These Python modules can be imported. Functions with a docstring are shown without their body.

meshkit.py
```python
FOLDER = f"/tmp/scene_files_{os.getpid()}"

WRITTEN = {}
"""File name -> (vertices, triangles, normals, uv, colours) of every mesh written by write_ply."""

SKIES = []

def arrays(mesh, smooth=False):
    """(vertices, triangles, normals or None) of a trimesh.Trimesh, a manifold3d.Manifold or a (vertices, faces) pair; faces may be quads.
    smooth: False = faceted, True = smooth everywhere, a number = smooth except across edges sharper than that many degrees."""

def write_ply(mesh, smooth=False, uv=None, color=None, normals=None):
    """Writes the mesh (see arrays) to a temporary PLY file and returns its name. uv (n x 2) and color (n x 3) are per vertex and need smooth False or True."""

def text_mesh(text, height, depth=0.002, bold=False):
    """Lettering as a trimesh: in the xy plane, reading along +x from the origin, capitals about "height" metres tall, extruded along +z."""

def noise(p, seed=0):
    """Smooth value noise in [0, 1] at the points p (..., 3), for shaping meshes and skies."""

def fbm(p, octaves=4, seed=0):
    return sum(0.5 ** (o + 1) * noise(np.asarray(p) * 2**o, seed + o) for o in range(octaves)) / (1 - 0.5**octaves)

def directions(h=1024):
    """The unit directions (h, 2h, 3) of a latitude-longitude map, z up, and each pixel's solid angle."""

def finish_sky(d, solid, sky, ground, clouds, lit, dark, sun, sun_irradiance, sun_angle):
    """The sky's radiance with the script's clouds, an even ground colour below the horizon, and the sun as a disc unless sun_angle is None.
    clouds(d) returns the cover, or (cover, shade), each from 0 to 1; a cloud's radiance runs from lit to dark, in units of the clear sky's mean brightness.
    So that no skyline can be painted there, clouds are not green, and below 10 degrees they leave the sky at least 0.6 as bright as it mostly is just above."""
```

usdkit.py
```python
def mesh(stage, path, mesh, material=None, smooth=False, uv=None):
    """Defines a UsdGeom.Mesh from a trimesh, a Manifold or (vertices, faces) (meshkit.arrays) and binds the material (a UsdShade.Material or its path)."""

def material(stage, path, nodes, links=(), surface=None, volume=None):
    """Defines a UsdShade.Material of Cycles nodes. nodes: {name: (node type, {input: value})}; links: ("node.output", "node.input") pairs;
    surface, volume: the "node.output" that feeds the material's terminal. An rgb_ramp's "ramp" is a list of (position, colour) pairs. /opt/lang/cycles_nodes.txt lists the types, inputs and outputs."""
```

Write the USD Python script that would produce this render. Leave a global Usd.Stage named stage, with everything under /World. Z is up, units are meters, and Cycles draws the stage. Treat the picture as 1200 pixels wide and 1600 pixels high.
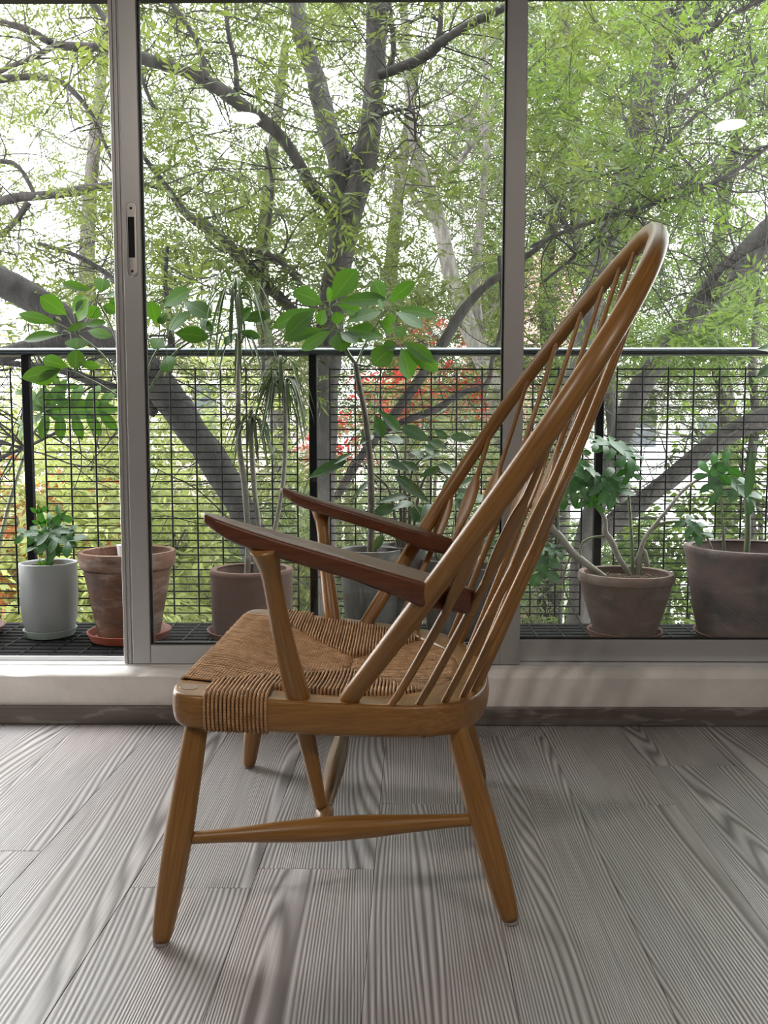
import math, random
import numpy as np
import trimesh, shapely
from shapely.geometry import Polygon, Point
from shapely.ops import unary_union
import usdkit, meshkit
from pxr import Usd, UsdGeom, UsdLux, UsdShade, Sdf, Gf, Vt

rng = random.Random(7)
nrs = np.random.RandomState(7)
stage = Usd.Stage.CreateInMemory()
UsdGeom.SetStageUpAxis(stage, 'Z')
UsdGeom.SetStageMetersPerUnit(stage, 1.0)
UsdGeom.Xform.Define(stage, '/World')
UsdGeom.Scope.Define(stage, '/World/Looks')

# ------------------------------------------------------------------ camera, sky, exposure
FPX, PITCH, YAW, EYE = 1300.0, 0.080158, -0.01, 0.6782
EXPOSURE = 1.95
SKY = 1.0
LAMP = 118.0
cam = UsdGeom.Camera.Define(stage, '/World/camera')
cam.CreateHorizontalApertureAttr(36.0)
cam.CreateVerticalApertureAttr(48.0)
cam.CreateFocalLengthAttr(FPX / 1200 * 36.0)
cam.CreateClippingRangeAttr((0.05, 400.0))
cam.CreateExposureAttr(EXPOSURE)
cam.AddTranslateOp().Set((0, 0, EYE))
cam.AddRotateZOp().Set(-math.degrees(YAW))
cam.AddRotateXOp().Set(90 - math.degrees(PITCH))
dome = UsdLux.DomeLight.Define(stage, '/World/sky')
dome.CreateIntensityAttr(SKY)
dome.CreateColorAttr((0.97, 0.99, 1.0))


def at(px, py, Y):
    """The point of the world seen at pixel (px, py) at distance Y from the camera's wall."""
    x, v = (px - 600) / FPX, -(py - 800) / FPX
    cp, sp, cy, sy = math.cos(PITCH), math.sin(PITCH), math.cos(YAW), math.sin(YAW)
    a, c = cp + v * sp, -sp + v * cp
    r = np.array([x * cy + a * sy, -x * sy + a * cy, c])
    return r * (Y / r[1]) + [0, 0, EYE]


# ------------------------------------------------------------------ naming and tagging
used = {}


def path_for(name, parent=None):
    base = (str(parent.GetPath()) if parent is not None else '/World')
    key = base + '/' + name
    n = used.get(key, 0)
    used[key] = n + 1
    return key if n == 0 else '%s_%03d' % (key, n)


def tag(p, label=None, cat=None, group=None, kind=None):
    for k, v in (('label', label), ('category', cat), ('group', group), ('kind', kind)):
        if v:
            p.SetCustomDataByKey(k, v)
    return p


def thing(name, label=None, cat=None, loc=(0, 0, 0), rotz=0.0, group=None, kind=None, parent=None):
    x = UsdGeom.Xform.Define(stage, path_for(name, parent))
    if any(loc) or rotz:
        x.AddTranslateOp().Set(tuple(map(float, loc)))
        if rotz:
            x.AddRotateZOp().Set(math.degrees(rotz))
    return tag(x.GetPrim(), label, cat, group, kind)


def obj(name, mesh, mat, parent=None, smooth=False, uv=None, label=None, cat=None, group=None, kind=None):
    m = usdkit.mesh(stage, path_for(name, parent), mesh, mat, smooth=smooth, uv=uv)
    return tag(m.GetPrim(), label, cat, group, kind)


# ------------------------------------------------------------------ shapes
def unit(v):
    v = np.asarray(v, float)
    return v / (np.linalg.norm(v) + 1e-12)


def spline(pts, n):
    """Catmull-Rom through pts (any number of columns)."""
    p = np.asarray(pts, float)
    if len(p) == 2:
        t = np.linspace(0, 1, n)[:, None]
        return p[0] * (1 - t) + p[1] * t
    q = np.vstack([2 * p[0] - p[1], p, 2 * p[-1] - p[-2]])
    d = np.r_[0, np.cumsum(np.linalg.norm(np.diff(p[:, :3], axis=0), axis=1))]
    out = []
    for s in np.linspace(0, d[-1], n):
        i = min(max(np.searchsorted(d, s, 'right') - 1, 0), len(p) - 2)
        t = (s - d[i]) / max(d[i + 1] - d[i], 1e-9)
        a, b, c, e = q[i], q[i + 1], q[i + 2], q[i + 3]
        out.append(0.5 * (2 * b + (c - a) * t + (2 * a - 5 * b + 4 * c - e) * t * t + (3 * b - a - 3 * c + e) * t ** 3))
    return np.array(out)


def tube(points, radii, sides=10, ratio=None, wide=None, caps=True):
    """(vertices, faces, uv): a round bar along points. radii: per point; ratio: per point, thickness across 'wide' over width along it; wide: the direction of the width."""
    p = np.asarray(points, float)
    n = len(p)
    r = np.broadcast_to(np.asarray(radii, float), (n,))
    t = np.gradient(p, axis=0)
    t /= np.linalg.norm(t, axis=1, keepdims=True) + 1e-12
    if wide is None:
        a = np.cross(t[0], [0, 0, 1.0] if abs(t[0][2]) < 0.9 else [1.0, 0, 0])
    else:
        a = np.asarray(wide, float)
    A = []
    for k in range(n):
        w = a if wide is None or np.ndim(wide) == 1 else np.asarray(wide[k])
        a = unit(w - t[k] * np.dot(w, t[k]))
        A.append(a)
    A = np.array(A)
    B = np.cross(t, A)
    ang = np.arange(sides) * 2 * np.pi / sides
    rb = r * (1.0 if ratio is None else np.asarray(ratio))
    v = p[:, None] + (r[:, None] * np.cos(ang))[:, :, None] * A[:, None] + (rb[:, None] * np.sin(ang))[:, :, None] * B[:, None]
    d = np.r_[0, np.cumsum(np.linalg.norm(np.diff(p, axis=0), axis=1))]
    uv = np.stack([np.broadcast_to(d[:, None], (n, sides)), np.broadcast_to(np.abs((ang + np.pi) % (2 * np.pi) - np.pi) * r.mean(), (n, sides))], -1)
    v, uv = v.reshape(-1, 3), uv.reshape(-1, 2)
    i, j = np.meshgrid(np.arange(n - 1), np.arange(sides), indexing='ij')
    q = np.stack([i * sides + j, i * sides + (j + 1) % sides, (i + 1) * sides + (j + 1) % sides, (i + 1) * sides + j], -1).reshape(-1, 4)
    f = np.vstack([q[:, [0, 1, 2]], q[:, [0, 2, 3]]])
    if caps:
        e = len(v)
        v = np.vstack([v, p[0], p[-1]])
        uv = np.vstack([uv, [d[0], 0], [d[-1], 0]])
        k = np.arange(sides)
        f = np.vstack([f, np.stack([(k + 1) % sides, k, np.full(sides, e)], 1),
                       np.stack([(n - 1) * sides + k, (n - 1) * sides + (k + 1) % sides, np.full(sides, e + 1)], 1)])
    return v, f, uv


def rod(pts, rad, n=None, sides=10, **kw):
    """Spline tube; rad: list of radii matching pts."""
    p = np.asarray(pts, float)
    r = np.broadcast_to(np.asarray(rad, float), (len(p),))
    s = spline(np.column_stack([p, r]), n or max(2, 5 * (len(p) - 1) + 1))
    return tube(s[:, :3], np.maximum(s[:, 3], 1e-4), sides, **kw)


def joined(parts):
    """Joins (v, f[, uv]) tuples."""
    V, F, U, n = [], [], [], 0
    for x in parts:
        V.append(x[0]); F.append(np.asarray(x[1]) + n); n += len(x[0])
        if len(x) > 2:
            U.append(x[2])
    return np.vstack(V), np.vstack(F), (np.vstack(U) if U else None)


def box(lo, hi, c=0.0):
    """A box from lo to hi with chamfered edges c."""
    lo, hi = np.asarray(lo, float), np.asarray(hi, float)
    s, m = (hi - lo) / 2, (hi + lo) / 2
    if c <= 0:
        b = trimesh.creation.box(2 * s); b.apply_translation(m)
        return np.array(b.vertices), np.array(b.faces)
    c = min(c, *(0.49 * 2 * s))
    P = []
    for sx in (-1, 1):
        for sy in (-1, 1):
            for sz in (-1, 1):
                for k in range(3):
                    q = s - c; q[k] = s[k]
                    P.append(m + q * [sx, sy, sz])
    h = trimesh.Trimesh(P).convex_hull
    return np.array(h.vertices), np.array(h.faces)


def lathe(profile, sides=48):
    """Revolves (r, z) pairs about z; closed at r = 0 ends."""
    pr = np.asarray(profile, float)
    a = np.arange(sides) * 2 * np.pi / sides
    v = np.stack([pr[:, None, 0] * np.cos(a), pr[:, None, 0] * np.sin(a), np.broadcast_to(pr[:, None, 1], (len(pr), sides))], -1).reshape(-1, 3)
    n = len(pr)
    i, j = np.meshgrid(np.arange(n - 1), np.arange(sides), indexing='ij')
    q = np.stack([i * sides + j, i * sides + (j + 1) % sides, (i + 1) * sides + (j + 1) % sides, (i + 1) * sides + j], -1).reshape(-1, 4)
    return v, np.vstack([q[:, [0, 1, 2]], q[:, [0, 2, 3]]])


def slab(poly, layers, zfun=None):
    """A plate with rounded edges: poly is a shapely polygon without holes; layers are (z, inset) from bottom to top; zfun(x, y, z) moves the heights."""
    P = np.array(poly.exterior.coords)[:-1]
    if not poly.exterior.is_ccw:
        P = P[::-1]
    e = np.roll(P, -1, 0) - P
    nrm = np.stack([e[:, 1], -e[:, 0]], 1); nrm /= np.linalg.norm(nrm, axis=1, keepdims=True) + 1e-12
    vn = nrm + np.roll(nrm, 1, 0); vn /= np.linalg.norm(vn, axis=1, keepdims=True) + 1e-12
    n, V = len(P), []
    for z, d in layers:
        V.append(np.column_stack([P - vn * d, np.full(n, z)]))
    V = np.array(V)
    F = []
    k = np.arange(n)
    for i in range(len(layers) - 1):
        a, b, c, d_ = i * n + k, i * n + (k + 1) % n, (i + 1) * n + (k + 1) % n, (i + 1) * n + k
        F += [np.stack([a, b, c], 1), np.stack([a, c, d_], 1)]
    V = V.reshape(-1, 3)
    for layer, flip in ((0, True), (len(layers) - 1, False)):
        import mapbox_earcut as ec
        t = ec.triangulate_float64(V[layer * n:(layer + 1) * n, :2].copy(), np.array([n], np.uint32)).reshape(-1, 3).astype(int) + layer * n
        a, b, c = V[t[:, 0]], V[t[:, 1]], V[t[:, 2]]
        s = np.cross(b - a, c - a)[:, 2]
        t[s < 0] = t[s < 0][:, ::-1]
        F.append(t[:, ::-1] if flip else t)
    if zfun is not None:
        V[:, 2] = zfun(V[:, 0], V[:, 1], V[:, 2])
    return V, np.vstack(F)


def smooth_ring(pts, n=120):
    """A closed smooth polygon through pts."""
    p = np.asarray(pts, float)
    q = np.vstack([p[-2:], p, p[:3]])
    s = spline(q, n * 3)
    d = np.r_[0, np.cumsum(np.linalg.norm(np.diff(q, axis=0), axis=1))]
    t = np.linspace(0, d[-1], n * 3)
    s = s[(t >= d[2]) & (t < d[2 + len(p)])]
    return Polygon(s).buffer(0)


# ------------------------------------------------------------------ materials
def M(name, nodes, links, surface='p.BSDF'):
    return usdkit.material(stage, '/World/Looks/' + name, nodes, links, surface=surface)


def plain(name, color, rough=0.5, metallic=0.0, spec=0.5, var=0.12, scale=9.0, bump=0.0, bscale=120.0, **kw):
    """A colour broken up by noise."""
    c = np.array(color)
    nodes = {'g': ('geometry', {}), 'n': ('noise_texture', {'scale': scale, 'detail': 6.0, 'roughness': 0.6}),
             'r': ('rgb_ramp', {'ramp': [(0.25, tuple(c * (1 - var))), (0.75, tuple(np.minimum(c * (1 + var), 1)))]}),
             'p': ('principled_bsdf', dict(roughness=rough, metallic=metallic, specular_ior_level=spec, **kw))}
    links = [('g.position', 'n.vector'), ('n.fac', 'r.fac'), ('r.color', 'p.base_color')]
    if bump:
        nodes['n2'] = ('noise_texture', {'scale': bscale, 'detail': 4.0})
        nodes['b'] = ('bump', {'strength': bump, 'distance': 0.002})
        links += [('g.position', 'n2.vector'), ('n2.fac', 'b.height'), ('b.normal', 'p.normal')]
    return M(name, nodes, links)


def wood(name, dark, light, scale, uv=False, rough=0.36, coat=0.15):
    """Straight-grained timber; scale: how fast the grain changes along each axis (or along the part and around it when uv)."""
    nodes = {'g': ('texture_coordinate', {}) if uv else ('geometry', {}),
             'm': ('mapping', {'scale': scale}), 'n': ('noise_texture', {'scale': 1.0, 'detail': 3.0, 'roughness': 0.6, 'distortion': 0.6}),
             'r': ('rgb_ramp', {'ramp': [(0.28, dark), (0.5, tuple((np.array(dark) + light) / 2)), (0.72, light)]}),
             'm2': ('mapping', {'scale': tuple(4.0 * s for s in scale)}), 'n2': ('noise_texture', {'scale': 1.0, 'detail': 2.0}),
             'b': ('bump', {'strength': 0.12, 'distance': 0.001}),
             'p': ('principled_bsdf', {'roughness': rough, 'coat_weight': coat, 'coat_roughness': 0.25})}
    src = 'g.UV' if uv else 'g.position'
    return M(name, nodes, [(src, 'm.vector'), (src, 'm2.vector'), ('m.vector', 'n.vector'), ('n.fac', 'r.fac'), ('r.color', 'p.base_color'),
                           ('m2.vector', 'n2.vector'), ('n2.fac', 'b.height'), ('b.normal', 'p.normal')])


OAK_D, OAK_L = (0.200, 0.088, 0.019), (0.325, 0.162, 0.043)
oak_uv = wood('oak_turned', OAK_D, OAK_L, (9.0, 260.0, 1.0), uv=True)
oak_flat = wood('oak_rail', OAK_D, OAK_L, (7.0, 130.0, 220.0))
oak_pale = wood('oak_stretcher', (0.17, 0.088, 0.038), (0.32, 0.19, 0.09), (9.0, 260.0, 1.0), uv=True)
teak = wood('teak_arm', (0.075, 0.022, 0.008), (0.15, 0.046, 0.015), (8.0, 120.0, 150.0), rough=0.42, coat=0.1)


def cord_material():
    nodes = {'t': ('texture_coordinate', {}), 'm': ('mapping', {'scale': (150.0, 110.0, 1.0)}), 'w': ('wave_texture', {'wave_type': 'bands', 'bands_direction': 'diagonal', 'scale': 1.0}),
             'g': ('geometry', {}), 'n': ('noise_texture', {'scale': 60.0, 'detail': 3.0}),
             'r': ('rgb_ramp', {'ramp': [(0.3, (0.40, 0.205, 0.085)), (0.7, (0.66, 0.385, 0.19))]}),
             'x': ('mix', {'mix_type': 'multiply', 'fac': 0.38}), 'b': ('bump', {'strength': 0.6, 'distance': 0.0012}), 'p': ('principled_bsdf', {'roughness': 0.62})}
    return M('paper_cord', nodes, [('t.UV', 'm.vector'), ('m.vector', 'w.vector'), ('g.position', 'n.vector'), ('n.fac', 'r.fac'), ('r.color', 'x.color1'), ('w.color', 'x.color2'),
                                   ('x.color', 'p.base_color'), ('w.fac', 'b.height'), ('b.normal', 'p.normal')])


cord = cord_material()


def plank_material():
    """Grey brushed softwood: contour lines of a noise drawn out along the board, with knots."""
    nodes = {'t': ('geometry', {}), 'o': ('object_info', {}), 'oc': ('combine_xyz', {}), 'om': ('math', {'math_type': 'multiply', 'value2': 37.0}),
             'ad': ('vector_math', {'math_type': 'add'}),
             'm': ('mapping', {'scale': (7.0, 0.52, 1.0)}), 'n': ('noise_texture', {'scale': 1.0, 'detail': 1.2, 'roughness': 0.4}),
             'sx': ('separate_xyz', {}), 'xl': ('math', {'math_type': 'multiply', 'value2': 1120.0}), 'k': ('math', {'math_type': 'multiply_add', 'value2': 215.0}), 's': ('math', {'math_type': 'sine'}),
             'mf': ('mapping', {'scale': (340.0, 4.0, 1.0)}), 'nf': ('noise_texture', {'scale': 1.0, 'detail': 3.0}),
             'mb': ('mapping', {'scale': (5.0, 1.6, 1.0)}), 'nb': ('noise_texture', {'scale': 1.0, 'detail': 3.0}),
             'rs': ('map_range', {'from_min': -1.0, 'from_max': 1.0, 'to_min': 0.0, 'to_max': 1.0}),
             'r': ('rgb_ramp', {'ramp': [(0.0, (0.190, 0.172, 0.168)), (0.3, (0.345, 0.322, 0.318)), (0.75, (0.48, 0.455, 0.452)), (1.0, (0.55, 0.525, 0.52))]}),
             'rf': ('rgb_ramp', {'ramp': [(0.34, (0.62, 0.61, 0.60)), (0.66, (1.0, 1.0, 1.0))]}),
             'rb': ('rgb_ramp', {'ramp': [(0.3, (0.82, 0.86, 0.88)), (0.55, (1.0, 0.98, 0.96)), (0.8, (1.0, 0.91, 0.85))]}),
             'x1': ('mix', {'mix_type': 'multiply', 'fac': 0.8}), 'x2': ('mix', {'mix_type': 'multiply', 'fac': 0.7}),
             'mv': ('mapping', {'scale': (4.2, 1.5, 1.0)}), 'v': ('voronoi_texture', {'scale': 1.0, 'randomness': 1.0, 'feature': 'f1'}),
             'rv': ('rgb_ramp', {'ramp': [(0.0, (0.12, 0.11, 0.11)), (0.035, (0.2, 0.19, 0.18)), (0.055, (1, 1, 1)), (1.0, (1, 1, 1))]}),
             'x3': ('mix', {'mix_type': 'multiply', 'fac': 0.75}),
             'b': ('bump', {'strength': 0.35, 'distance': 0.0012}), 'p': ('principled_bsdf', {'roughness': 0.34, 'specular_ior_level': 0.55})}
    return M('grey_plank', nodes, [('o.random', 'om.value1'), ('om.value', 'oc.x'), ('om.value', 'oc.y'), ('t.position', 'ad.vector1'), ('oc.vector', 'ad.vector2'),
                                   ('ad.vector', 'm.vector'), ('m.vector', 'n.vector'), ('n.fac', 'k.value1'), ('ad.vector', 'sx.vector'), ('sx.x', 'xl.value1'), ('xl.value', 'k.value3'), ('k.value', 's.value1'), ('s.value', 'rs.value'), ('rs.result', 'r.fac'),
                                   ('ad.vector', 'mf.vector'), ('mf.vector', 'nf.vector'), ('nf.fac', 'rf.fac'), ('ad.vector', 'mb.vector'), ('mb.vector', 'nb.vector'), ('nb.fac', 'rb.fac'),
                                   ('r.color', 'x1.color1'), ('rf.color', 'x1.color2'), ('x1.color', 'x2.color1'), ('rb.color', 'x2.color2'),
                                   ('ad.vector', 'mv.vector'), ('mv.vector', 'v.vector'), ('v.distance', 'rv.fac'), ('x2.color', 'x3.color1'), ('rv.color', 'x3.color2'),
                                   ('x3.color', 'p.base_color'), ('rs.result', 'b.height'), ('b.normal', 'p.normal')])


plank_mat = plank_material()
plaster = plain('sill_paint', (0.80, 0.765, 0.73), 0.7, var=0.16, scale=7.0, bump=0.5, bscale=45.0)
wall_mat = plain('wall_paint', (0.30, 0.29, 0.28), 0.8, var=0.03)
ceiling_mat = plain('ceiling_paint', (0.24, 0.235, 0.23), 0.85, var=0.03)
skirt_mat = M('skirting_wood', {
    'g': ('geometry', {}), 'm': ('mapping', {'scale': (3.0, 40.0, 60.0)}), 'n': ('noise_texture', {'scale': 1.0, 'detail': 4.0}),
    'r': ('rgb_ramp', {'ramp': [(0.3, (0.10, 0.082, 0.070)), (0.7, (0.20, 0.168, 0.148))]}),
    'm2': ('mapping', {'scale': (9.0, 20.0, 42.0)}), 'n2': ('noise_texture', {'scale': 1.0, 'detail': 5.0, 'distortion': 0.8}),
    'r2': ('rgb_ramp', {'ramp': [(0.56, (0, 0, 0)), (0.62, (0.6, 0.6, 0.6))]}),
    'x': ('mix', {'color2': (0.30, 0.27, 0.25)}), 'p': ('principled_bsdf', {'roughness': 0.5})},
    [('g.position', 'm.vector'), ('m.vector', 'n.vector'), ('n.fac', 'r.fac'), ('g.position', 'm2.vector'), ('m2.vector', 'n2.vector'), ('n2.fac', 'r2.fac'),
     ('r.color', 'x.color1'), ('r2.color', 'x.fac'), ('x.color', 'p.base_color')])
alu = plain('anodised_aluminium', (0.54, 0.53, 0.52), 0.42, metallic=0.65, var=0.05, scale=4.0)
alu_bright = plain('bare_aluminium_track', (0.80, 0.80, 0.80), 0.35, metallic=0.6, var=0.05)
gasket = plain('black_gasket', (0.012, 0.012, 0.013), 0.6, var=0.1)
black_metal = plain('black_metal', (0.006, 0.0065, 0.007), 0.5, var=0.2, spec=0.08)
rail_metal = plain('black_handrail', (0.10, 0.115, 0.125), 0.24, metallic=0.85, var=0.1)
deck_mat = plain('black_deck', (0.007, 0.007, 0.0075), 0.75, var=0.3, spec=0.12)
glass = M('window_glass', {'f': ('fresnel', {'IOR': 1.5}), 't': ('transparent_bsdf', {'color': (0.93, 0.95, 0.94)}), 'y': ('glossy_bsdf', {'color': (1, 1, 1), 'roughness': 0.0}), 'x': ('mix_closure', {})},
          [('f.fac', 'x.fac'), ('t.BSDF', 'x.closure1'), ('y.BSDF', 'x.closure2')], 'x.closure')
lamp_mat = M('lamp_diffuser', {'e': ('emission', {'color': (1.0, 0.91, 0.82), 'strength': LAMP})}, [], 'e.emission')
white_plastic = plain('white_plastic', (0.78, 0.78, 0.77), 0.4, var=0.03)
felt = plain('glide_plastic', (0.30, 0.27, 0.25), 0.6, var=0.1)

# ------------------------------------------------------------------ the room
SILL = 1.983                                                     # face of the step below the glazing
GL1, GL2 = 2.030, 2.062                                          # sliding leaf, fixed leaf
TOP = 1.75
SLANT = 0.023                                                    # the boards run a hair off square


def quad_box(lo, hi):
    return box(lo, hi)


floor = thing('floor', 'grey brushed wood-look plank floor running towards the window', None, kind='structure')
sub = obj('subfloor', box((-2.6, -6.05, -0.06), (2.8, SILL + 0.02, -0.0125)), deck_mat, floor)
W = 0.1868
for k in range(-14, 16):
    xs = -0.030 - SLANT * 1.2 + W * k                             # left seam at y = 0
    if xs < -2.75 or xs > 2.75:
        continue
    L = 1.28
    off = {2: 1.531 - L, -4: 1.34 - L, 1: 0.62, 0: 0.25}.get(k, rng.uniform(0, L))
    cuts = [off - 6 * L + L * j for j in range(0, 9)]
    for y0 in cuts:
        y1 = min(y0 + L, SILL + 0.012)
        y0 = max(y0, -6.0)
        if y1 - y0 < 0.05:
            continue
        g = 0.0003
        lo, hi = np.array([xs + g, y0 + g, -0.012]), np.array([xs + W - g, y1 - g, rng.uniform(-0.0003, 0.0)])
        v, f = box(lo, hi, 0.0007)
        v[:, 0] += SLANT * v[:, 1]
        obj('plank', (v, f), plank_mat, floor)

# step below the glazing: a chipped painted kerb and a wooden skirting
sx0, sx1 = -2.6, 2.8
pts = []
prof = [(SILL, 0.0), (SILL, 0.112), (SILL + 0.003, 0.118), (SILL + 0.008, 0.1225), (SILL + 0.014, 0.126), (SILL + 0.026, 0.1345), (SILL + 0.105, 0.1345), (SILL + 0.105, -0.1)]
nx = 420
X = np.linspace(sx0, sx1, nx)
V = np.array([[(x, y, z) for (y, z) in prof] for x in X])
nz = meshkit.fbm(np.stack([V[..., 0] * 9, V[..., 1] * 9, V[..., 2] * 30], -1), 4, 3) - 0.5
chip = np.clip(meshkit.fbm(np.stack([X * 14, X * 0, X * 0], -1), 3, 9) - 0.62, 0, 1) * 0.05
V[:, 0:5, 1] += 0.0035 * nz[:, 0:5]
V[:, 1:5, 1] += chip[:, None] * np.array([0.4, 1.0, 1.0, 0.6])
V[:, 2:5, 2] -= chip[:, None] * np.array([0.6, 0.8, 0.5])
i, j = np.meshgrid(np.arange(nx - 1), np.arange(len(prof) - 1), indexing='ij')
m_ = len(prof)
q = np.stack([i * m_ + j, (i + 1) * m_ + j, (i + 1) * m_ + j + 1, i * m_ + j + 1], -1).reshape(-1, 4)
obj('trim_1', (V.reshape(-1, 3), np.vstack([q[:, [0, 1, 2]], q[:, [0, 2, 3]]])), plaster, smooth=35, kind='structure', label='chipped off-white painted step under the sliding doors')
obj('baseboard_back', box((sx0, SILL - 0.013, 0.0005), (sx1, SILL + 0.003, 0.0445), 0.002), skirt_mat, kind='structure', label='dark wooden skirting smeared with paint along the step')

RX0, RX1, RY0, RZ = -2.5, 2.7, -6.0, 2.45
obj('wall_left', box((RX0 - 0.1, RY0, -0.05), (RX0, 2.2, RZ)), wall_mat, kind='structure')
obj('wall_right', box((RX1, RY0, -0.05), (RX1 + 0.1, 2.2, RZ)), wall_mat, kind='structure')
obj('wall_rear', box((RX0, RY0 - 0.1, -0.05), (RX1, RY0, RZ)), wall_mat, kind='structure')
obj('wall_window', box((RX0 - 0.1, 1.99, TOP + 0.05), (RX1 + 0.1, 2.2, RZ + 0.1)), wall_mat, kind='structure')
facade_mat = plain('facade_render', (0.30, 0.28, 0.26), 0.85, var=0.05)
obj('wall_upper', box((-7.0, 2.0, RZ + 0.101), (7.0, 2.2, 8.0)), facade_mat, kind='structure', label='upper storeys of the building above the glazing')
ceil = obj('ceiling', box((RX0 - 0.1, RY0 - 0.1, RZ), (RX1 + 0.1, 2.2, RZ + 0.1)), ceiling_mat, kind='structure')

for n, (lx, ly) in enumerate([(-0.80, -0.60), (1.87, -0.66)]):
    t = thing('ceiling_lamp', ['round white recessed ceiling lamp mirrored in the middle pane', 'round white recessed ceiling lamp mirrored as an oval in the right pane'][n], 'lamp', (lx, ly, RZ))
    obj('lamp_rim', lathe([(0.076, -0.0015), (0.083, -0.006), (0.092, -0.004), (0.094, 0.0), (0.076, 0.0), (0.076, -0.0015)]), white_plastic, t, smooth=40)
    obj('lamp_lens', lathe([(0.0, -0.002), (0.077, -0.002)]), lamp_mat, t)

# ------------------------------------------------------------------ glazing
obj('trim_2', joined([box((-2.4, 2.0145, 0.130), (2.6, 2.0845, 0.1380), 0.001), box((-2.4, 2.0485, 0.1380), (-0.668, 2.0535, 0.1490), 0.0005), box((-2.4, 2.078, 0.1380), (-0.668, 2.082, 0.141), 0.0005)])[:2], alu_bright, kind='structure', label='bare aluminium floor track of the sliding doors')
obj('trim_3', box((-2.4, 2.005, 1.7375), (2.6, 2.09, TOP + 0.06), 0.002), gasket, kind='structure', label='dark head frame along the top of the sliding doors')
dl = thing('door_1', 'middle aluminium sliding door leaf with a recessed pull', None, kind='structure')
z0, z1 = 0.1395, 1.737
# left stile: outer channel lip and main face
obj('stile', joined([box((-0.640, GL1 - 0.016, z0), (-0.597, GL1 + 0.016, z1), 0.0015), box((-0.6445, GL1 - 0.010, z0), (-0.640, GL1 + 0.014, z1), 0.0005),
                     box((-0.650, GL1 - 0.013, z0), (-0.6445, GL1 + 0.016, z1), 0.0008), box((-0.655, GL1 - 0.008, z0), (-0.650, GL1 + 0.012, z1), 0.0005),
                     box((-0.664, GL1 - 0.012, z0), (-0.655, GL1 + 0.016, z1), 0.001)])[:2], alu, dl)
obj('stile', box((0.266, GL1 - 0.016, z0), (0.3135, GL1 + 0.014, z1), 0.0015), alu, dl)
obj('bottom_rail', box((-0.5968, GL1 - 0.0155, z0), (0.2658, GL1 + 0.0155, 0.1865), 0.0015), alu, dl)
obj('top_rail', box((-0.5968, GL1 - 0.0155, 1.720), (0.2658, GL1 + 0.0155, z1), 0.0015), gasket, dl)
obj('gasket', joined([box((-0.597, GL1 - 0.008, 0.187), (-0.5935, GL1 + 0.008, 1.720)), box((0.2620, GL1 - 0.008, 0.187), (0.266, GL1 + 0.008, 1.720)),
                      box((-0.59, GL1 - 0.008, 0.187), (0.259, GL1 + 0.008, 0.1905))])[:2], gasket, dl)
obj('glass_pane', box((-0.5945, GL1 - 0.0025, 0.188), (0.263, GL1 + 0.0025, 1.721)), glass, dl)
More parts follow.
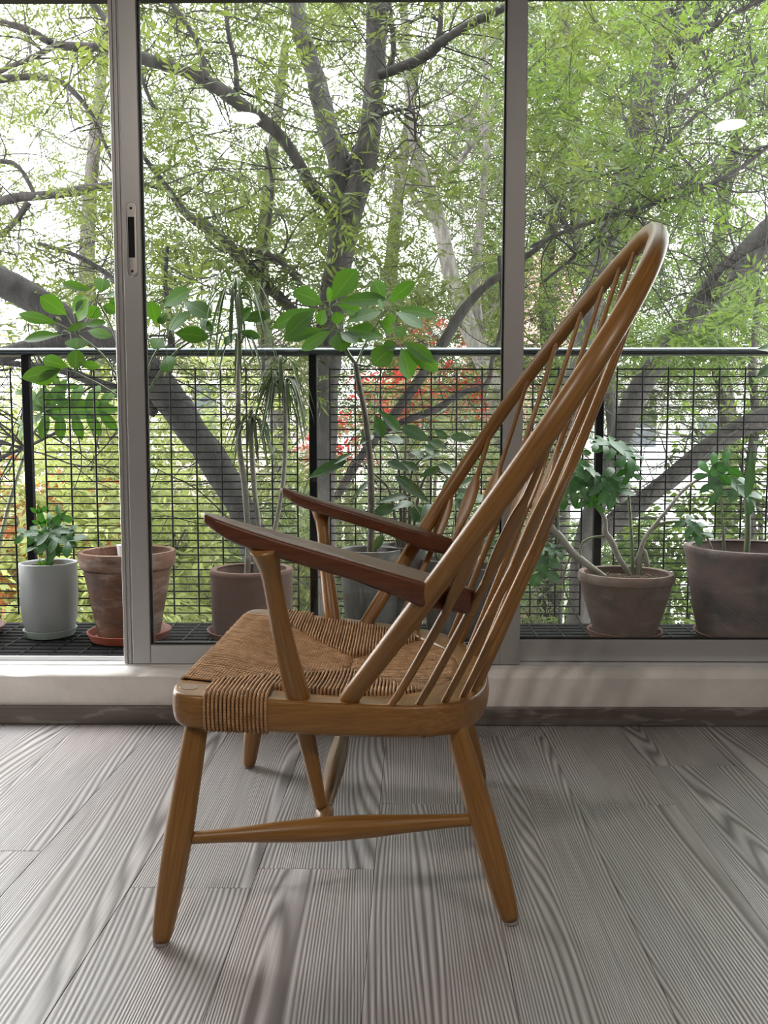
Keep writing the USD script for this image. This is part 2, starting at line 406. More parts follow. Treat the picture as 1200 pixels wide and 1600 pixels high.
# pull: oval plate with a dark recess and two screws
hx, hz0, hz1 = -0.6185, 1.077, 1.251
plate = Point(hx, hz0 + 0.0125).buffer(0.0125, 12).union(Point(hx, hz1 - 0.0125).buffer(0.0125, 12)).convex_hull
v, f = slab(plate, [(0, 0), (0.0018, 0), (0.003, 0.0015)])
v = v[:, [0, 2, 1]] * [1, -1, 1] + [0, GL1 - 0.016, 0]
hp = obj('door_pull', (v, f[:, ::-1]), plain('pull_metal', (0.55, 0.52, 0.49), 0.38, metallic=0.8, var=0.05), dl, smooth=40, label='oval metal pull plate')
v, f = slab(Polygon([(hx - 0.0075, 1.122), (hx + 0.0075, 1.122), (hx + 0.0075, 1.2165), (hx - 0.0075, 1.2165)]), [(0, 0), (0.0035, 0)])
v = v[:, [0, 2, 1]] * [1, -1, 1] + [0, GL1 - 0.016, 0]
obj('pull_recess', (v, f[:, ::-1]), plain('recess_black', (0.004, 0.004, 0.005), 0.7), hp, label='black finger slot')
for sz in (hz0 + 0.0135, hz1 - 0.0145):
    v, f = lathe([(0, 0.0042), (0.0022, 0.0042), (0.0032, 0.003), (0.0032, 0.0)], 16)
    v = v[:, [0, 2, 1]] * [1, -1, 1] + [hx, GL1 - 0.016, sz]
    obj('screw', (v, f[:, ::-1]), gasket, hp)

wr = thing('window_1', 'fixed right hand pane in an aluminium frame', None, kind='structure')
obj('bottom_rail', box((0.3085, GL2 - 0.014, z0), (2.58, GL2 + 0.014, 0.194), 0.0015), alu, wr)
obj('stile', box((0.268, GL2 - 0.0135, z0), (0.3083, GL2 + 0.0135, z1), 0.0015), alu, wr)
obj('stile', box((2.53, GL2 - 0.0135, 0.1945), (2.58, GL2 + 0.0135, z1), 0.0015), alu, wr)
obj('glass_pane', box((0.3085, GL2 - 0.0025, 0.1945), (2.53, GL2 + 0.0025, z1)), glass, wr)
obj('gasket', box((0.3085, GL2 - 0.006, 0.1942), (2.53, GL2 - 0.0026, 0.1985)), gasket, wr)
d2 = thing('door_2', 'stile of the left door leaf slid open beyond the frame', None, kind='structure')
obj('stile', box((-2.4, GL2 - 0.014, z0), (-2.35, GL2 + 0.014, z1), 0.0015), alu, d2)

# ------------------------------------------------------------------ the chair
CX, CY, CR = 0.05, 1.3877, -0.020128
chair = thing('spindle_back_armchair', 'honey-coloured wooden armchair with tall hooped spindle back, dark arm pads and woven cord seat', 'chair', (CX, CY, 0), CR)


def seat_z(u):
    return 0.3145 - 0.085 * u


# legs with glides
legs = [((-0.313, 0.262, 0.315), (-0.3588, 0.3128, 0.0045)), ((0.043, 0.195, 0.283), (0.1239, 0.2482, 0.0045))]
for a, b in legs:
    for s in (-1, 1):
        A, B = np.array(a) * [1, s, 1], np.array(b) * [1, s, 1]
        ts = [0, 0.12, 0.35, 0.55, 0.78, 0.93, 0.985, 1.0]
        rs = [0.0150, 0.0165, 0.0187, 0.0198, 0.0182, 0.0152, 0.0132, 0.0112]
        P = [A + (B - A) * t for t in ts]
        v, f, uv = rod(P, rs, 40, 20)
        lg = obj('leg', (v, f), oak_uv, chair, smooth=True, uv=uv)
        g = lathe([(0, 0.0), (0.0100, 0.0), (0.0112, 0.0012), (0.0112, 0.0055), (0, 0.0055)], 24)
        obj('glide', (g[0] + [B[0], B[1], 0.0], g[1]), felt, lg, smooth=30, label='grey floor glide')
# stretchers
for s in (-1, 1):
    A, B = np.array([-0.322, 0.286 * s, 0.137]), np.array([0.078, 0.222 * s, 0.1395])
    ts = [0, 0.05, 0.15, 0.3, 0.45, 0.6, 0.75, 0.9, 1.0]
    rs = [0.0085, 0.0087, 0.0100, 0.0140, 0.0168, 0.0160, 0.0125, 0.0095, 0.009]
    v, f, uv = rod([A + (B - A) * t for t in ts], rs, 50, 18)
    obj('side_stretcher', (v, f), oak_uv, chair, smooth=True, uv=uv)
ts = [-0.258, -0.222, -0.217, -0.206, -0.194, -0.188, -0.12, -0.05, 0.0, 0.05, 0.12, 0.188, 0.194, 0.206, 0.217, 0.222, 0.258]
rs = [0.008, 0.0085, 0.0115, 0.0140, 0.0115, 0.0085, 0.0125, 0.0158, 0.0165, 0.0158, 0.0125, 0.0085, 0.0115, 0.0140, 0.0115, 0.0085, 0.008]
v, f, uv = rod([(-0.1455, t, 0.1375) for t in ts], rs, 110, 20)
obj('cross_stretcher', (v, f), oak_pale, chair, smooth=True, uv=uv)
# arm posts, through the side rails down to the knobs of the cross stretcher
for s in (-1, 1):
    P = np.array([(-0.2065, 0.336, 0.549), (-0.2045, 0.331, 0.536), (-0.2005, 0.320, 0.505), (-0.190, 0.295, 0.42), (-0.1757, 0.2600, 0.329), (-0.166, 0.238, 0.26), (-0.1500, 0.209, 0.150)]) * [1, s, 1]
    rs = [0.0205, 0.0180, 0.0128, 0.0140, 0.0166, 0.0128, 0.0085]
    v, f, uv = rod(P, rs, 60, 20)
    obj('arm_post', (v, f), oak_uv, chair, smooth=True, uv=uv)
# arm pads
arm_poly = [(-0.288, 0.322), (-0.284, 0.336), (-0.268, 0.344), (-0.20, 0.349), (-0.10, 0.355), (-0.02, 0.361), (-0.004, 0.361), (0.006, 0.349), (0.016, 0.338), (0.034, 0.322), (0.068, 0.304), (0.066, 0.296), (0.045, 0.277), (0.015, 0.262),
            (-0.03, 0.258), (-0.12, 0.272), (-0.20, 0.286), (-0.262, 0.300), (-0.282, 0.309)]
for s in (-1, 1):
    P = np.array(arm_poly) * [1, s]
    poly = Polygon(P if s > 0 else P[::-1]).buffer(-0.004).buffer(0.004, 6)
    ring = np.array(poly.segmentize(0.008).exterior.coords)[:-1]

    def zf(x, y, z):
        top = 0.5067 - 0.278 * x + 0.35 * np.maximum(-0.16 - x, 0) ** 2 - 0.05 * np.clip(0.02 - np.abs(y) + 0.28, 0, 1) * 0
        tk = 0.0245 + 0.011 * np.clip((x + 0.10) / 0.10, 0, 1) ** 2 - 0.010 * np.clip((-0.25 - x) / 0.035, 0, 1)
        return top - tk * (1 - z)
    v, f = slab(Polygon(ring), [(0.0, 0.008), (0.10, 0.003), (0.28, 0.0), (0.80, 0.0), (0.94, 0.0012), (1.0, 0.004)], zf)
    obj('arm_pad', (v, f), teak, chair, smooth=40, label='dark reddish-brown arm pad')
# hoop
hb = (-0.1078, 0.2513, 0.3213)


def hoop_at(s):
    s = np.asarray(s, float)
    v = (hb[1] + 0.4529 * s - 0.1999 * s * s) * np.maximum(1 - s ** 3.7975, 0) ** 0.7205
    u = hb[0] + (0.3625 - hb[0]) * s - 0.02 * s * (1 - s)
    z = hb[2] + (1.0177 - hb[2]) * s
    return np.stack([u, v, z], -1)


s_ = 1 - (1 - np.linspace(0, 1, 90)) ** 2.2
half = hoop_at(s_)
half[0] -= (half[1] - half[0]) / np.linalg.norm(half[1] - half[0]) * 0.02
curve = np.vstack([half * [1, -1, 1], half[::-1][1:]])
tt = np.r_[s_, s_[::-1][1:]]
rh = 0.0130 + 0.0013 * np.clip(tt / 0.35, 0, 1)
v, f, uv = tube(spline(curve, 260), np.interp(np.linspace(0, 1, 260), np.linspace(0, 1, len(rh)), rh), 22, ratio=np.full(260, 0.88), wide=(0.83, 0, -0.56))
obj('hoop', (v, f), oak_uv, chair, smooth=True, uv=uv, label='bent hoop of the chair back')
# spindles: eight each side
base = [(-0.052, 0.250), (-0.013, 0.2365), (0.024, 0.2167), (0.0523, 0.187), (0.0705, 0.1527), (0.0830, 0.1103), (0.0905, 0.066), (0.0945, 0.0225)]
tops = [0.392, 0.572, 0.722, 0.820, 0.891, 0.940, 0.970, 0.990]
padz = [0.523, 0.562, 0.580, 0.592, 0.600, 0.604, 0.606, 0.607]
B8 = np.array([(u, v, seat_z(u) - 0.012) for u, v in base])
T8 = hoop_at(tops)
for s in (-1, 1):
    for k in range(8):
        a, b = B8[k] * [1, s, 1], T8[k] * [1, s, 1]
        bow = np.array([0.010, 0, 0])
        t0 = (padz[k] - a[2]) / (b[2] - a[2])
        nb = max(k - 1, 0), min(k + 1, 7)
        wd = [(B8[q_] + (T8[q_] - B8[q_]) * t0) * [1, s, 1] for q_ in nb]
        if k == 7:
            wd[1] = wd[1] * [1, -1, 1]
        wide = unit(wd[1] - wd[0]); 
        L = np.linalg.norm(b - a)
        dts = np.array([-0.085, -0.066, -0.045, -0.020, 0.012, 0.036, 0.052, 0.066]) / L
        ws = [0.0066, 0.0084, 0.0148, 0.0200, 0.0212, 0.0176, 0.0108, 0.0058]
        th = [0.0062, 0.0056, 0.0050, 0.0047, 0.0046, 0.0048, 0.0050, 0.0050]
        T = np.r_[0, 0.3 * (t0 + dts[0]), t0 + dts, t0 + dts[-1] + 0.5 * (1 - t0 - dts[-1]), 1.0]
        Wd = np.r_[0.0050, 0.0058, ws, 0.0048, 0.0040]
        Th = np.r_[0.0050, 0.0058, th, 0.0046, 0.0038]
        P = np.array([a + (b - a) * t + bow * (4 * t * (1 - t)) for t in T])
        S = spline(np.column_stack([P, Wd, Th]), 64)
        v, f, uv = tube(S[:, :3], S[:, 3], 12, ratio=S[:, 4] / S[:, 3], wide=wide)
        obj('spindle', (v, f), oak_uv, chair, smooth=True, uv=uv)
# seat frame
out_half = [(-0.352, 0.0), (-0.352, 0.10), (-0.352, 0.215), (-0.350, 0.262), (-0.340, 0.287), (-0.318, 0.297), (-0.286, 0.2965), (-0.208, 0.2850), (-0.143, 0.2800), (-0.056, 0.2650), (-0.012, 0.2540), (0.034, 0.2320), (0.068, 0.1960), (0.092, 0.1400), (0.106, 0.0750), (0.111, 0.0)]
in_half = [(-0.304, 0.228), (-0.21, 0.234), (-0.147, 0.237), (-0.080, 0.222), (-0.035, 0.203), (-0.008, 0.178), (-0.002, 0.168), (0.020, 0.140), (0.042, 0.100), (0.056, 0.050), (0.060, 0.0)]
outer = np.vstack([spline(np.array(out_half), 90), (spline(np.array(out_half), 90) * [1, -1])[::-1][1:-1]])
inn = spline(np.array(in_half), 70)
O = Polygon(outer).buffer(0)
inner_side = Polygon(np.vstack([[(-0.304, 0.228)], inn[1:], (inn * [1, -1])[::-1][1:-1], [(-0.304, -0.228)]])).buffer(0)
frame_poly = O.difference(inner_side)
RAIL_T = 0.047


def rail(poly, name, lab=None):
    poly = max(getattr(poly, 'geoms', [poly]), key=lambda g: g.area)
    ring = np.array(poly.buffer(-0.0015).buffer(0.0015, 4).simplify(0.0003).segmentize(0.006).exterior.coords)[:-1]
    v, f = slab(Polygon(ring), [(-RAIL_T, 0.007), (-RAIL_T + 0.004, 0.0028), (-RAIL_T + 0.010, 0.0006), (-0.024, -0.001), (-0.008, 0.0), (-0.003, 0.0012), (0.0, 0.004)], lambda x, y, z: z + seat_z(x))
    return obj(name, (v, f), oak_flat, chair, smooth=45, label=lab)


big = 1.0
for s in (-1, 1):
    clip = Polygon([(-0.36, 0.2285 * s), (-0.302, 0.2275 * s), (-0.30, 0.15 * s), (0.0015, 0.15 * s), (0.0015, 0.5 * s), (-0.36, 0.5 * s)])
    r_ = rail(frame_poly.intersection(clip), 'side_rail')
    pu = -0.328                                                   # round tenon end showing on the corner
    pl = lathe([(0, 0.0006), (0.0125, 0.0006), (0.0130, 0.0)], 24)
    pv = pl[0] * [1.0, 1.0, 1.0] + [pu, 0.262 * s, 0]
    pv[:, 2] += seat_z(pv[:, 0])
    obj('leg_tenon', (pv, pl[1]), oak_pale, r_)
rail(frame_poly.intersection(Polygon([(-0.0065, -0.5), (0.2, -0.5), (0.2, 0.5), (-0.0065, 0.5)])), 'back_rail')
rail(Polygon([(-0.346, -0.227), (-0.306, -0.227), (-0.306, 0.227), (-0.346, 0.227)]), 'front_rail')

# woven seat: four panels of cord that meet along the two diagonals and a short seam


def dip(u, v):
    return 0.021 * np.clip(1 - (v / 0.235) ** 2, 0, 1) * np.clip(1 - ((u + 0.124) / 0.180) ** 2, 0, 1) ** 0.9


def cord_run(P, r=0.0022):
    return tube(P, r, 6, caps=False)


R = 0.0022
SEAM, APEX = -0.120, 0.048


def front_limit(v):
    a = abs(v)
    return SEAM if a <= APEX else SEAM + (a - APEX) / (0.228 - APEX) * (-0.298 - SEAM)


def back_limit(v):
    a = abs(v)
    return SEAM if a <= APEX else SEAM + (a - APEX) / (0.165 - APEX) * (0.0 - SEAM)


panel = []
for v0 in np.arange(-0.2255, 0.226, 0.0043):
    jz, jv = rng.uniform(-0.0006, 0.0006), rng.uniform(-0.0007, 0.0007)
    e = front_limit(v0) + rng.uniform(-0.004, 0.002)
    zt = lambda u: seat_z(u) + R + jz - dip(u, v0)
    P = [(-0.325, v0, seat_z(-0.325) - RAIL_T - R), (-0.343, v0, seat_z(-0.343) - RAIL_T - R * 0.7), (-0.3495, v0, seat_z(-0.35) - RAIL_T + 0.006), (-0.3515, v0, seat_z(-0.35) - 0.024), (-0.3490, v0, seat_z(-0.35) - 0.004), (-0.3435, v0, seat_z(-0.343) + R + 0.0005)]
    for u in np.linspace(-0.333, e - 0.006, 9):
        P.append((u, v0 + jv * math.sin((u + 0.3) * 40), zt(u)))
    P += [(e + 0.0005, v0, zt(e) - 0.0035), (e + 0.002, v0, zt(e) - 0.010)]
    panel.append(cord_run(spline(np.array(P), 30)))
v, f, uv = joined(panel)
obj('cord_panel', (v, f), cord, chair, smooth=True, uv=uv, kind='stuff', label='front panel of the woven cord seat')
gu, gv = np.meshgrid(np.linspace(-0.335, 0.058, 30), np.linspace(-1, 1, 40), indexing='ij')
half_w = np.interp(gu, inn[:, 0], inn[:, 1]) * 1.0
gv = gv * np.maximum(half_w - 0.004, 0.004)
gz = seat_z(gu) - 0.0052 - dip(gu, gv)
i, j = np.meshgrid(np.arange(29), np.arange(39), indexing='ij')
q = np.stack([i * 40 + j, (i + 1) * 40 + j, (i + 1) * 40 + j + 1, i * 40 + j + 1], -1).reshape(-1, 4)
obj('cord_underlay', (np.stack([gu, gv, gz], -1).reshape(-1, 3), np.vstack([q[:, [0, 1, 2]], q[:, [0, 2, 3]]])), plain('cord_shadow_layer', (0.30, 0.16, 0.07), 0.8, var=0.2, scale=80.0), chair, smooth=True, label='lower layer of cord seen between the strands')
panel = []
for v0 in np.arange(-0.163, 0.1635, 0.0043):
    jz = rng.uniform(-0.0006, 0.0006)
    edge = float(np.interp(abs(v0), inn[::-1][:, 1], inn[::-1][:, 0]))
    e = back_limit(v0) + rng.uniform(-0.002, 0.004)
    if edge - e < 0.012:
        continue
    zt = lambda u: seat_z(u) + R * 0.3 + jz - dip(u, v0)
    P = [(edge + 0.004, v0, seat_z(edge) - 0.012), (edge - 0.0005, v0, seat_z(edge) - 0.004)] + [(u, v0, zt(u)) for u in np.linspace(edge - 0.004, e + 0.006, 7)] + [(e, v0, zt(e) - 0.0035), (e - 0.002, v0, zt(e) - 0.01)]
    panel.append(cord_run(spline(np.array(P), 22)))
v, f, uv = joined(panel)
obj('cord_panel', (v, f), cord, chair, smooth=True, uv=uv, kind='stuff', label='rear panel of the woven cord seat')
for s in (-1, 1):
    panel = []
    for u0 in np.arange(-0.2975, 0.0, 0.0054):
        jz = rng.uniform(-0.0007, 0.0007)
        if u0 <= SEAM:
            e = APEX + (u0 - SEAM) / (-0.298 - SEAM) * (0.228 - APEX)
        else:
            e = APEX + (u0 - SEAM) / (0.0 - SEAM) * (0.165 - APEX)
        e = max(e + rng.uniform(-0.003, 0.004), 0.03)
        vi = float(np.interp(u0, inn[:, 0], inn[:, 1]))
        zt = lambda v_: seat_z(u0) + R * 2.6 + jz - 0.85 * dip(u0, v_)
        if u0 < -0.212:                                           # wrapped right round the rail
            vo = float(np.interp(u0, spline(np.array(out_half), 90)[:, 0][25:], spline(np.array(out_half), 90)[:, 1][25:]))
            P = [(u0, vo - 0.035, seat_z(u0) - RAIL_T - R), (u0, vo - 0.009, seat_z(u0) - RAIL_T - R), (u0, vo - 0.001, seat_z(u0) - RAIL_T + 0.004), (u0, vo + R, seat_z(u0) - 0.030), (u0, vo + R, seat_z(u0) - 0.010), (u0, vo - 0.001, seat_z(u0) + 0.0008), (u0, vo - 0.006, seat_z(u0) + R)]
            first = vo - 0.012
        else:
            P = [(u0, vi + 0.006, seat_z(u0) - 0.016), (u0, vi + 0.001, seat_z(u0) - 0.006)]
            first = vi - 0.0035
        if first - e < 0.01:
            continue
        slant = -0.10 * (u0 - SEAM)
        P += [(u0 + slant * (first - q_) * 0.0, q_, zt(q_)) for q_ in np.linspace(first, e + 0.005, 7)]
        P += [(u0, e, zt(e) - 0.0035), (u0, e - 0.002, zt(e) - 0.010)]
        panel.append(cord_run(spline(np.array(P) * [1, s, 1], 26), 0.0020))
    v, f, uv = joined(panel)
    obj('cord_panel', (v, f), cord, chair, smooth=True, uv=uv, kind='stuff', label='side panel of the woven cord seat')

# ------------------------------------------------------------------ leaves
def leaf_mat(name, top, through, rough=0.38, vein=(0.25, 0.42, 0.08), amount=0.45, var=0.25):
    c = np.array(top)
    nodes = {'t': ('texture_coordinate', {}), 'sx': ('separate_xyz', {}), 'ab': ('math', {'math_type': 'absolute'}),
             'rv': ('rgb_ramp', {'ramp': [(0.0, (1, 1, 1)), (0.05, (0.8, 0.8, 0.8)), (0.09, (0, 0, 0)), (1.0, (0, 0, 0))]}),
             'g': ('geometry', {}), 'n': ('noise_texture', {'scale': 14.0, 'detail': 3.0}),
             'r': ('rgb_ramp', {'ramp': [(0.3, tuple(c * (1 - var))), (0.7, tuple(c * (1 + var)))]}),
             'x': ('mix', {'color2': vein}), 'vf': ('math', {'math_type': 'multiply', 'value2': 0.6}),
             'p': ('principled_bsdf', {'roughness': rough}), 'tl': ('translucent_bsdf', {'color': through}), 'mx': ('mix_closure', {'fac': amount})}
    return M(name, nodes, [('t.UV', 'sx.vector'), ('sx.y', 'ab.value1'), ('ab.value', 'rv.fac'), ('g.position', 'n.vector'), ('n.fac', 'r.fac'),
                           ('r.color', 'x.color1'), ('rv.color', 'vf.value1'), ('vf.value', 'x.fac'), ('x.color', 'p.base_color'), ('p.BSDF', 'mx.closure1'), ('tl.BSDF', 'mx.closure2')], 'mx.closure')


schef_mat = leaf_mat('umbrella_leaf', (0.026, 0.070, 0.009), (0.064, 0.155, 0.008), rough=0.42, vein=(0.14, 0.24, 0.05))
rubber_mat = leaf_mat('rubber_leaf', (0.045, 0.072, 0.040), (0.035, 0.10, 0.012), rough=0.30, vein=(0.10, 0.15, 0.08), amount=0.30)
monstera_mat = leaf_mat('monstera_leaf', (0.025, 0.070, 0.024), (0.045, 0.16, 0.010), rough=0.30, vein=(0.11, 0.18, 0.08), amount=0.35)
strap_mat = leaf_mat('strap_leaf', (0.034, 0.050, 0.018), (0.04, 0.07, 0.012), vein=(0.07, 0.09, 0.05), amount=0.30)


def foliage_mat(name, a, b, through, amount=0.5, scale=1.3, rough=0.42):
    nodes = {'g': ('geometry', {}), 'n': ('noise_texture', {'scale': scale, 'detail': 5.0, 'roughness': 0.7}), 'r': ('rgb_ramp', {'ramp': [(0.36, a), (0.62, b)]}),
             'ri': ('rgb_ramp', {'ramp': [(0.0, (0.70, 0.74, 0.62)), (0.6, (1.0, 1.0, 1.0)), (1.0, (1.28, 1.18, 0.85))]}), 'x': ('mix', {'mix_type': 'multiply', 'fac': 1.0}),
             'tx': ('mix', {'mix_type': 'multiply', 'fac': 0.7, 'color1': through}),
             'p': ('principled_bsdf', {'roughness': rough}), 'tl': ('translucent_bsdf', {}), 'mx': ('mix_closure', {'fac': amount})}
    return M(name, nodes, [('g.position', 'n.vector'), ('n.fac', 'r.fac'), ('g.random_per_island', 'ri.fac'), ('r.color', 'x.color1'), ('ri.color', 'x.color2'), ('x.color', 'p.base_color'),
                           ('ri.color', 'tx.color2'), ('tx.color', 'tl.color'), ('p.BSDF', 'mx.closure1'), ('tl.BSDF', 'mx.closure2')], 'mx.closure')


fol_near = foliage_mat('foliage_ash', (0.030, 0.047, 0.014), (0.090, 0.118, 0.036), (0.17, 0.205, 0.042))
fol_right = foliage_mat('foliage_bright', (0.034, 0.066, 0.017), (0.098, 0.152, 0.042), (0.19, 0.265, 0.052))
fol_far = foliage_mat('foliage_far', (0.050, 0.070, 0.030), (0.125, 0.155, 0.070), (0.20, 0.235, 0.085))
fol_shrub = foliage_mat('foliage_shrub', (0.15, 0.19, 0.06), (0.42, 0.45, 0.21), (0.52, 0.56, 0.20))
fol_grey = foliage_mat('foliage_greyish', (0.09, 0.12, 0.06), (0.26, 0.30, 0.18), (0.30, 0.35, 0.16))
fol_red = foliage_mat('foliage_red', (0.42, 0.045, 0.040), (0.60, 0.10, 0.09), (0.70, 0.07, 0.06))
fol_rust = foliage_mat('foliage_rust', (0.34, 0.09, 0.035), (0.50, 0.18, 0.07), (0.55, 0.17, 0.06))


def bark_mat(name, dark, light, scale=(14.0, 14.0, 3.0)):
    nodes = {'g': ('geometry', {}), 'm': ('mapping', {'scale': scale}), 'n': ('noise_texture', {'scale': 1.6, 'detail': 7.0, 'roughness': 0.7, 'distortion': 0.5}),
             'r': ('rgb_ramp', {'ramp': [(0.34, dark), (0.66, light)]}), 'b': ('bump', {'strength': 0.9, 'distance': 0.02}), 'p': ('principled_bsdf', {'roughness': 0.85})}
    return M(name, nodes, [('g.position', 'm.vector'), ('m.vector', 'n.vector'), ('n.fac', 'r.fac'), ('r.color', 'p.base_color'), ('n.fac', 'b.height'), ('b.normal', 'p.normal')])


bark_dark = bark_mat('bark_dark', (0.010, 0.009, 0.008), (0.050, 0.043, 0.039))
bark_black = bark_mat('bark_black', (0.005, 0.0045, 0.004), (0.024, 0.021, 0.019))
bark_grey = bark_mat('bark_grey', (0.024, 0.020, 0.018), (0.105, 0.090, 0.081))
bark_pale = bark_mat('bark_pale', (0.055, 0.048, 0.043), (0.19, 0.17, 0.155))
stem_green = plain('green_stem', (0.10, 0.12, 0.06), 0.5, var=0.3, scale=40.0)
stem_brown = plain('brown_stem', (0.075, 0.062, 0.048), 0.7, var=0.4, scale=50.0)
stem_grey = plain('grey_stem', (0.20, 0.18, 0.15), 0.7, var=0.3, scale=50.0)


def leaf(base, tip, width, normal, bend=0.0, fold=0.15, shape='ob', n=8, curl=0.0):
    """One leaf blade as (v, f, uv); shape: 'ob' widest beyond the middle, 'la' narrow and widest before it, 'el' even."""
    base, tip = np.asarray(base, float), np.asarray(tip, float)
    ax = tip - base
    L = np.linalg.norm(ax)
    nrm = np.asarray(normal, float)
    nrm = unit(nrm - ax * np.dot(nrm, ax) / (L * L + 1e-12))
    side = np.cross(unit(ax), nrm)
    t = np.linspace(0, 1, n + 1)
    w = {'ob': np.sin(np.pi * t ** 1.25) ** 0.75, 'la': np.sin(np.pi * t ** 0.75) ** 0.95, 'el': np.sin(np.pi * t) ** 0.7}[shape] * width / 2
    w[0] = max(width * 0.03, 0.0005); w[-1] = width * 0.012
    X = np.array([-1, -0.5, 0, 0.5, 1.0])
    c = base + t[:, None] * ax + (bend * L * 4 * t * (1 - t))[:, None] * nrm - (curl * L * t ** 2)[:, None] * nrm
    v = c[:, None] + (w[:, None] * X)[:, :, None] * side + (fold * w[:, None] * np.abs(X) ** 1.3)[:, :, None] * nrm
    v = v.reshape(-1, 3)
    uv = np.stack([np.broadcast_to(t[:, None], (n + 1, 5)), np.broadcast_to(X, (n + 1, 5))], -1).reshape(-1, 2)
    i, j = np.meshgrid(np.arange(n), np.arange(4), indexing='ij')
    q = np.stack([i * 5 + j, i * 5 + j + 1, (i + 1) * 5 + j + 1, (i + 1) * 5 + j], -1).reshape(-1, 4)
    return v, np.vstack([q[:, [0, 1, 2]], q[:, [0, 2, 3]]]), uv


def lobed(base, tip, width, normal, pairs=4, lobe=0.5, fold=0.1, bend=0.05, curl=0.0):
    """A deeply cut leaf: a midrib blade and pairs of fingers that leave it at an angle."""
    base, tip = np.asarray(base, float), np.asarray(tip, float)
    ax = tip - base
    L = np.linalg.norm(ax)
    nrm = np.asarray(normal, float); nrm = unit(nrm - ax * np.dot(nrm, ax) / (L * L))
    side = np.cross(unit(ax), nrm)
    parts = [leaf(base, tip, width * 0.42, nrm, bend, fold, 'el', 8, curl)]
    for k in range(pairs):
        t = 0.06 + 0.66 * k / max(pairs - 1, 1)
        o = base + ax * t + nrm * (bend * L * 4 * t * (1 - t) - curl * L * t * t)
        reach = width / 2 * (0.75 + 0.5 * math.sin(math.pi * (0.25 + 0.6 * k / pairs)))
        for s in (-1, 1):
            fwd = -0.25 + 1.0 * k / max(pairs - 1, 1)
            d = unit(side * s + unit(ax) * fwd)
            parts.append(leaf(o, o + d * reach - nrm * reach * (0.12 + curl * 0.8), width * lobe * 0.52, nrm + side * s * 0.15, 0.08, 0.06, 'ob', 6))
    return joined(parts)


def nrm_rand(up=0.35, spread=0.45):
    return unit([rng.gauss(0, spread), -1.0, up + rng.gauss(0, spread * 0.6)])


# ------------------------------------------------------------------ balcony
DECK, RAILY = 0.06, 2.87
deck = thing('balcony_deck', 'black slatted grating floor of the balcony', None, kind='structure')
y = 2.10
while y < 2.868:
    obj('slat', box((-3.2, y, DECK - 0.022), (3.2, y + 0.030, DECK), 0.002), deck_mat, deck)
    y += 0.043
for k in range(-26, 27):
    if abs(k * 0.0875) < 2.4:
        obj('crossbar', box((k * 0.0875 + 0.03, 2.10, DECK - 0.010), (k * 0.0875 + 0.036, 2.868, DECK + 0.0015)), black_metal, deck)
obj('deck_tray', box((-3.2, 2.088, DECK - 0.16), (3.2, 2.868, DECK - 0.0225)), deck_mat, deck)
obj('wall_outside', box((-3.6, 2.09, -3.3), (3.6, 2.2, DECK - 0.03)), plaster, kind='structure')

rail_t = thing('balcony_railing', 'black balcony railing with handrail, posts and welded wire mesh', 'railing')
ZR = at(600, 549, RAILY)[2]
v, f, uv = tube([(-3.2, RAILY, ZR - 0.002), (3.4, RAILY, ZR - 0.002)], 0.024, 20, ratio=np.full(2, 0.62), wide=(0, 1, 0))
obj('handrail', (v, f), rail_metal, rail_t, smooth=40)
postx = [-2.235, -1.2555, -0.272, 0.708, 1.69]
for x in postx:
    obj('post', box((x - 0.0135, RAILY - 0.012, DECK - 0.02), (x + 0.0135, RAILY + 0.012, ZR - 0.0145), 0.002), black_metal, rail_t)
ztop = at(600, 577, RAILY)[2]
rows = np.arange(ztop, DECK + 0.02, -0.0256)
for a, b in zip(postx[:-1], postx[1:]):
    xs = np.linspace(a + 0.058, b - 0.055, 11)
    for k, z in enumerate(rows):
        e0, e1 = (xs[0], xs[-1])
        if k in (12, 28):
            e0, e1 = a + 0.0136, b - 0.0136
        obj('horizontal_wire', rod([(e0 - 0.003, RAILY + 0.003, z), (e1 + 0.003, RAILY + 0.003, z)], 0.0024, 2, 6)[:2], black_metal, rail_t, smooth=60)
    for x in xs:
        obj('vertical_wire', rod([(x, RAILY - 0.0012, rows[-1] - 0.006), (x, RAILY - 0.0012, ztop + 0.006)], 0.0031, 2, 6)[:2], black_metal, rail_t, smooth=60)


# ------------------------------------------------------------------ pots
def pot_mat(name, base, pale, dark, amt=0.55):
    nodes = {'g': ('geometry', {}), 'n': ('noise_texture', {'scale': 7.0, 'detail': 8.0, 'roughness': 0.7, 'distortion': 0.4}),
             'm': ('mapping', {'scale': (5.0, 5.0, 16.0)}), 'n2': ('noise_texture', {'scale': 1.0, 'detail': 6.0, 'roughness': 0.65}),
             'r': ('rgb_ramp', {'ramp': [(0.32, dark), (0.52, base), (0.75, base)]}), 'r2': ('rgb_ramp', {'ramp': [(amt - 0.04, (0, 0, 0)), (amt + 0.12, (0.8, 0.8, 0.8))]}),
             'x': ('mix', {'color2': pale}), 'b': ('bump', {'strength': 0.3, 'distance': 0.004}), 'p': ('principled_bsdf', {'roughness': 0.82})}
    return M(name, nodes, [('g.position', 'n.vector'), ('n.fac', 'r.fac'), ('g.position', 'm.vector'), ('m.vector', 'n2.vector'), ('n2.fac', 'r2.fac'), ('r.color', 'x.color1'), ('r2.color', 'x.fac'),
                           ('x.color', 'p.base_color'), ('n.fac', 'b.height'), ('b.normal', 'p.normal')])


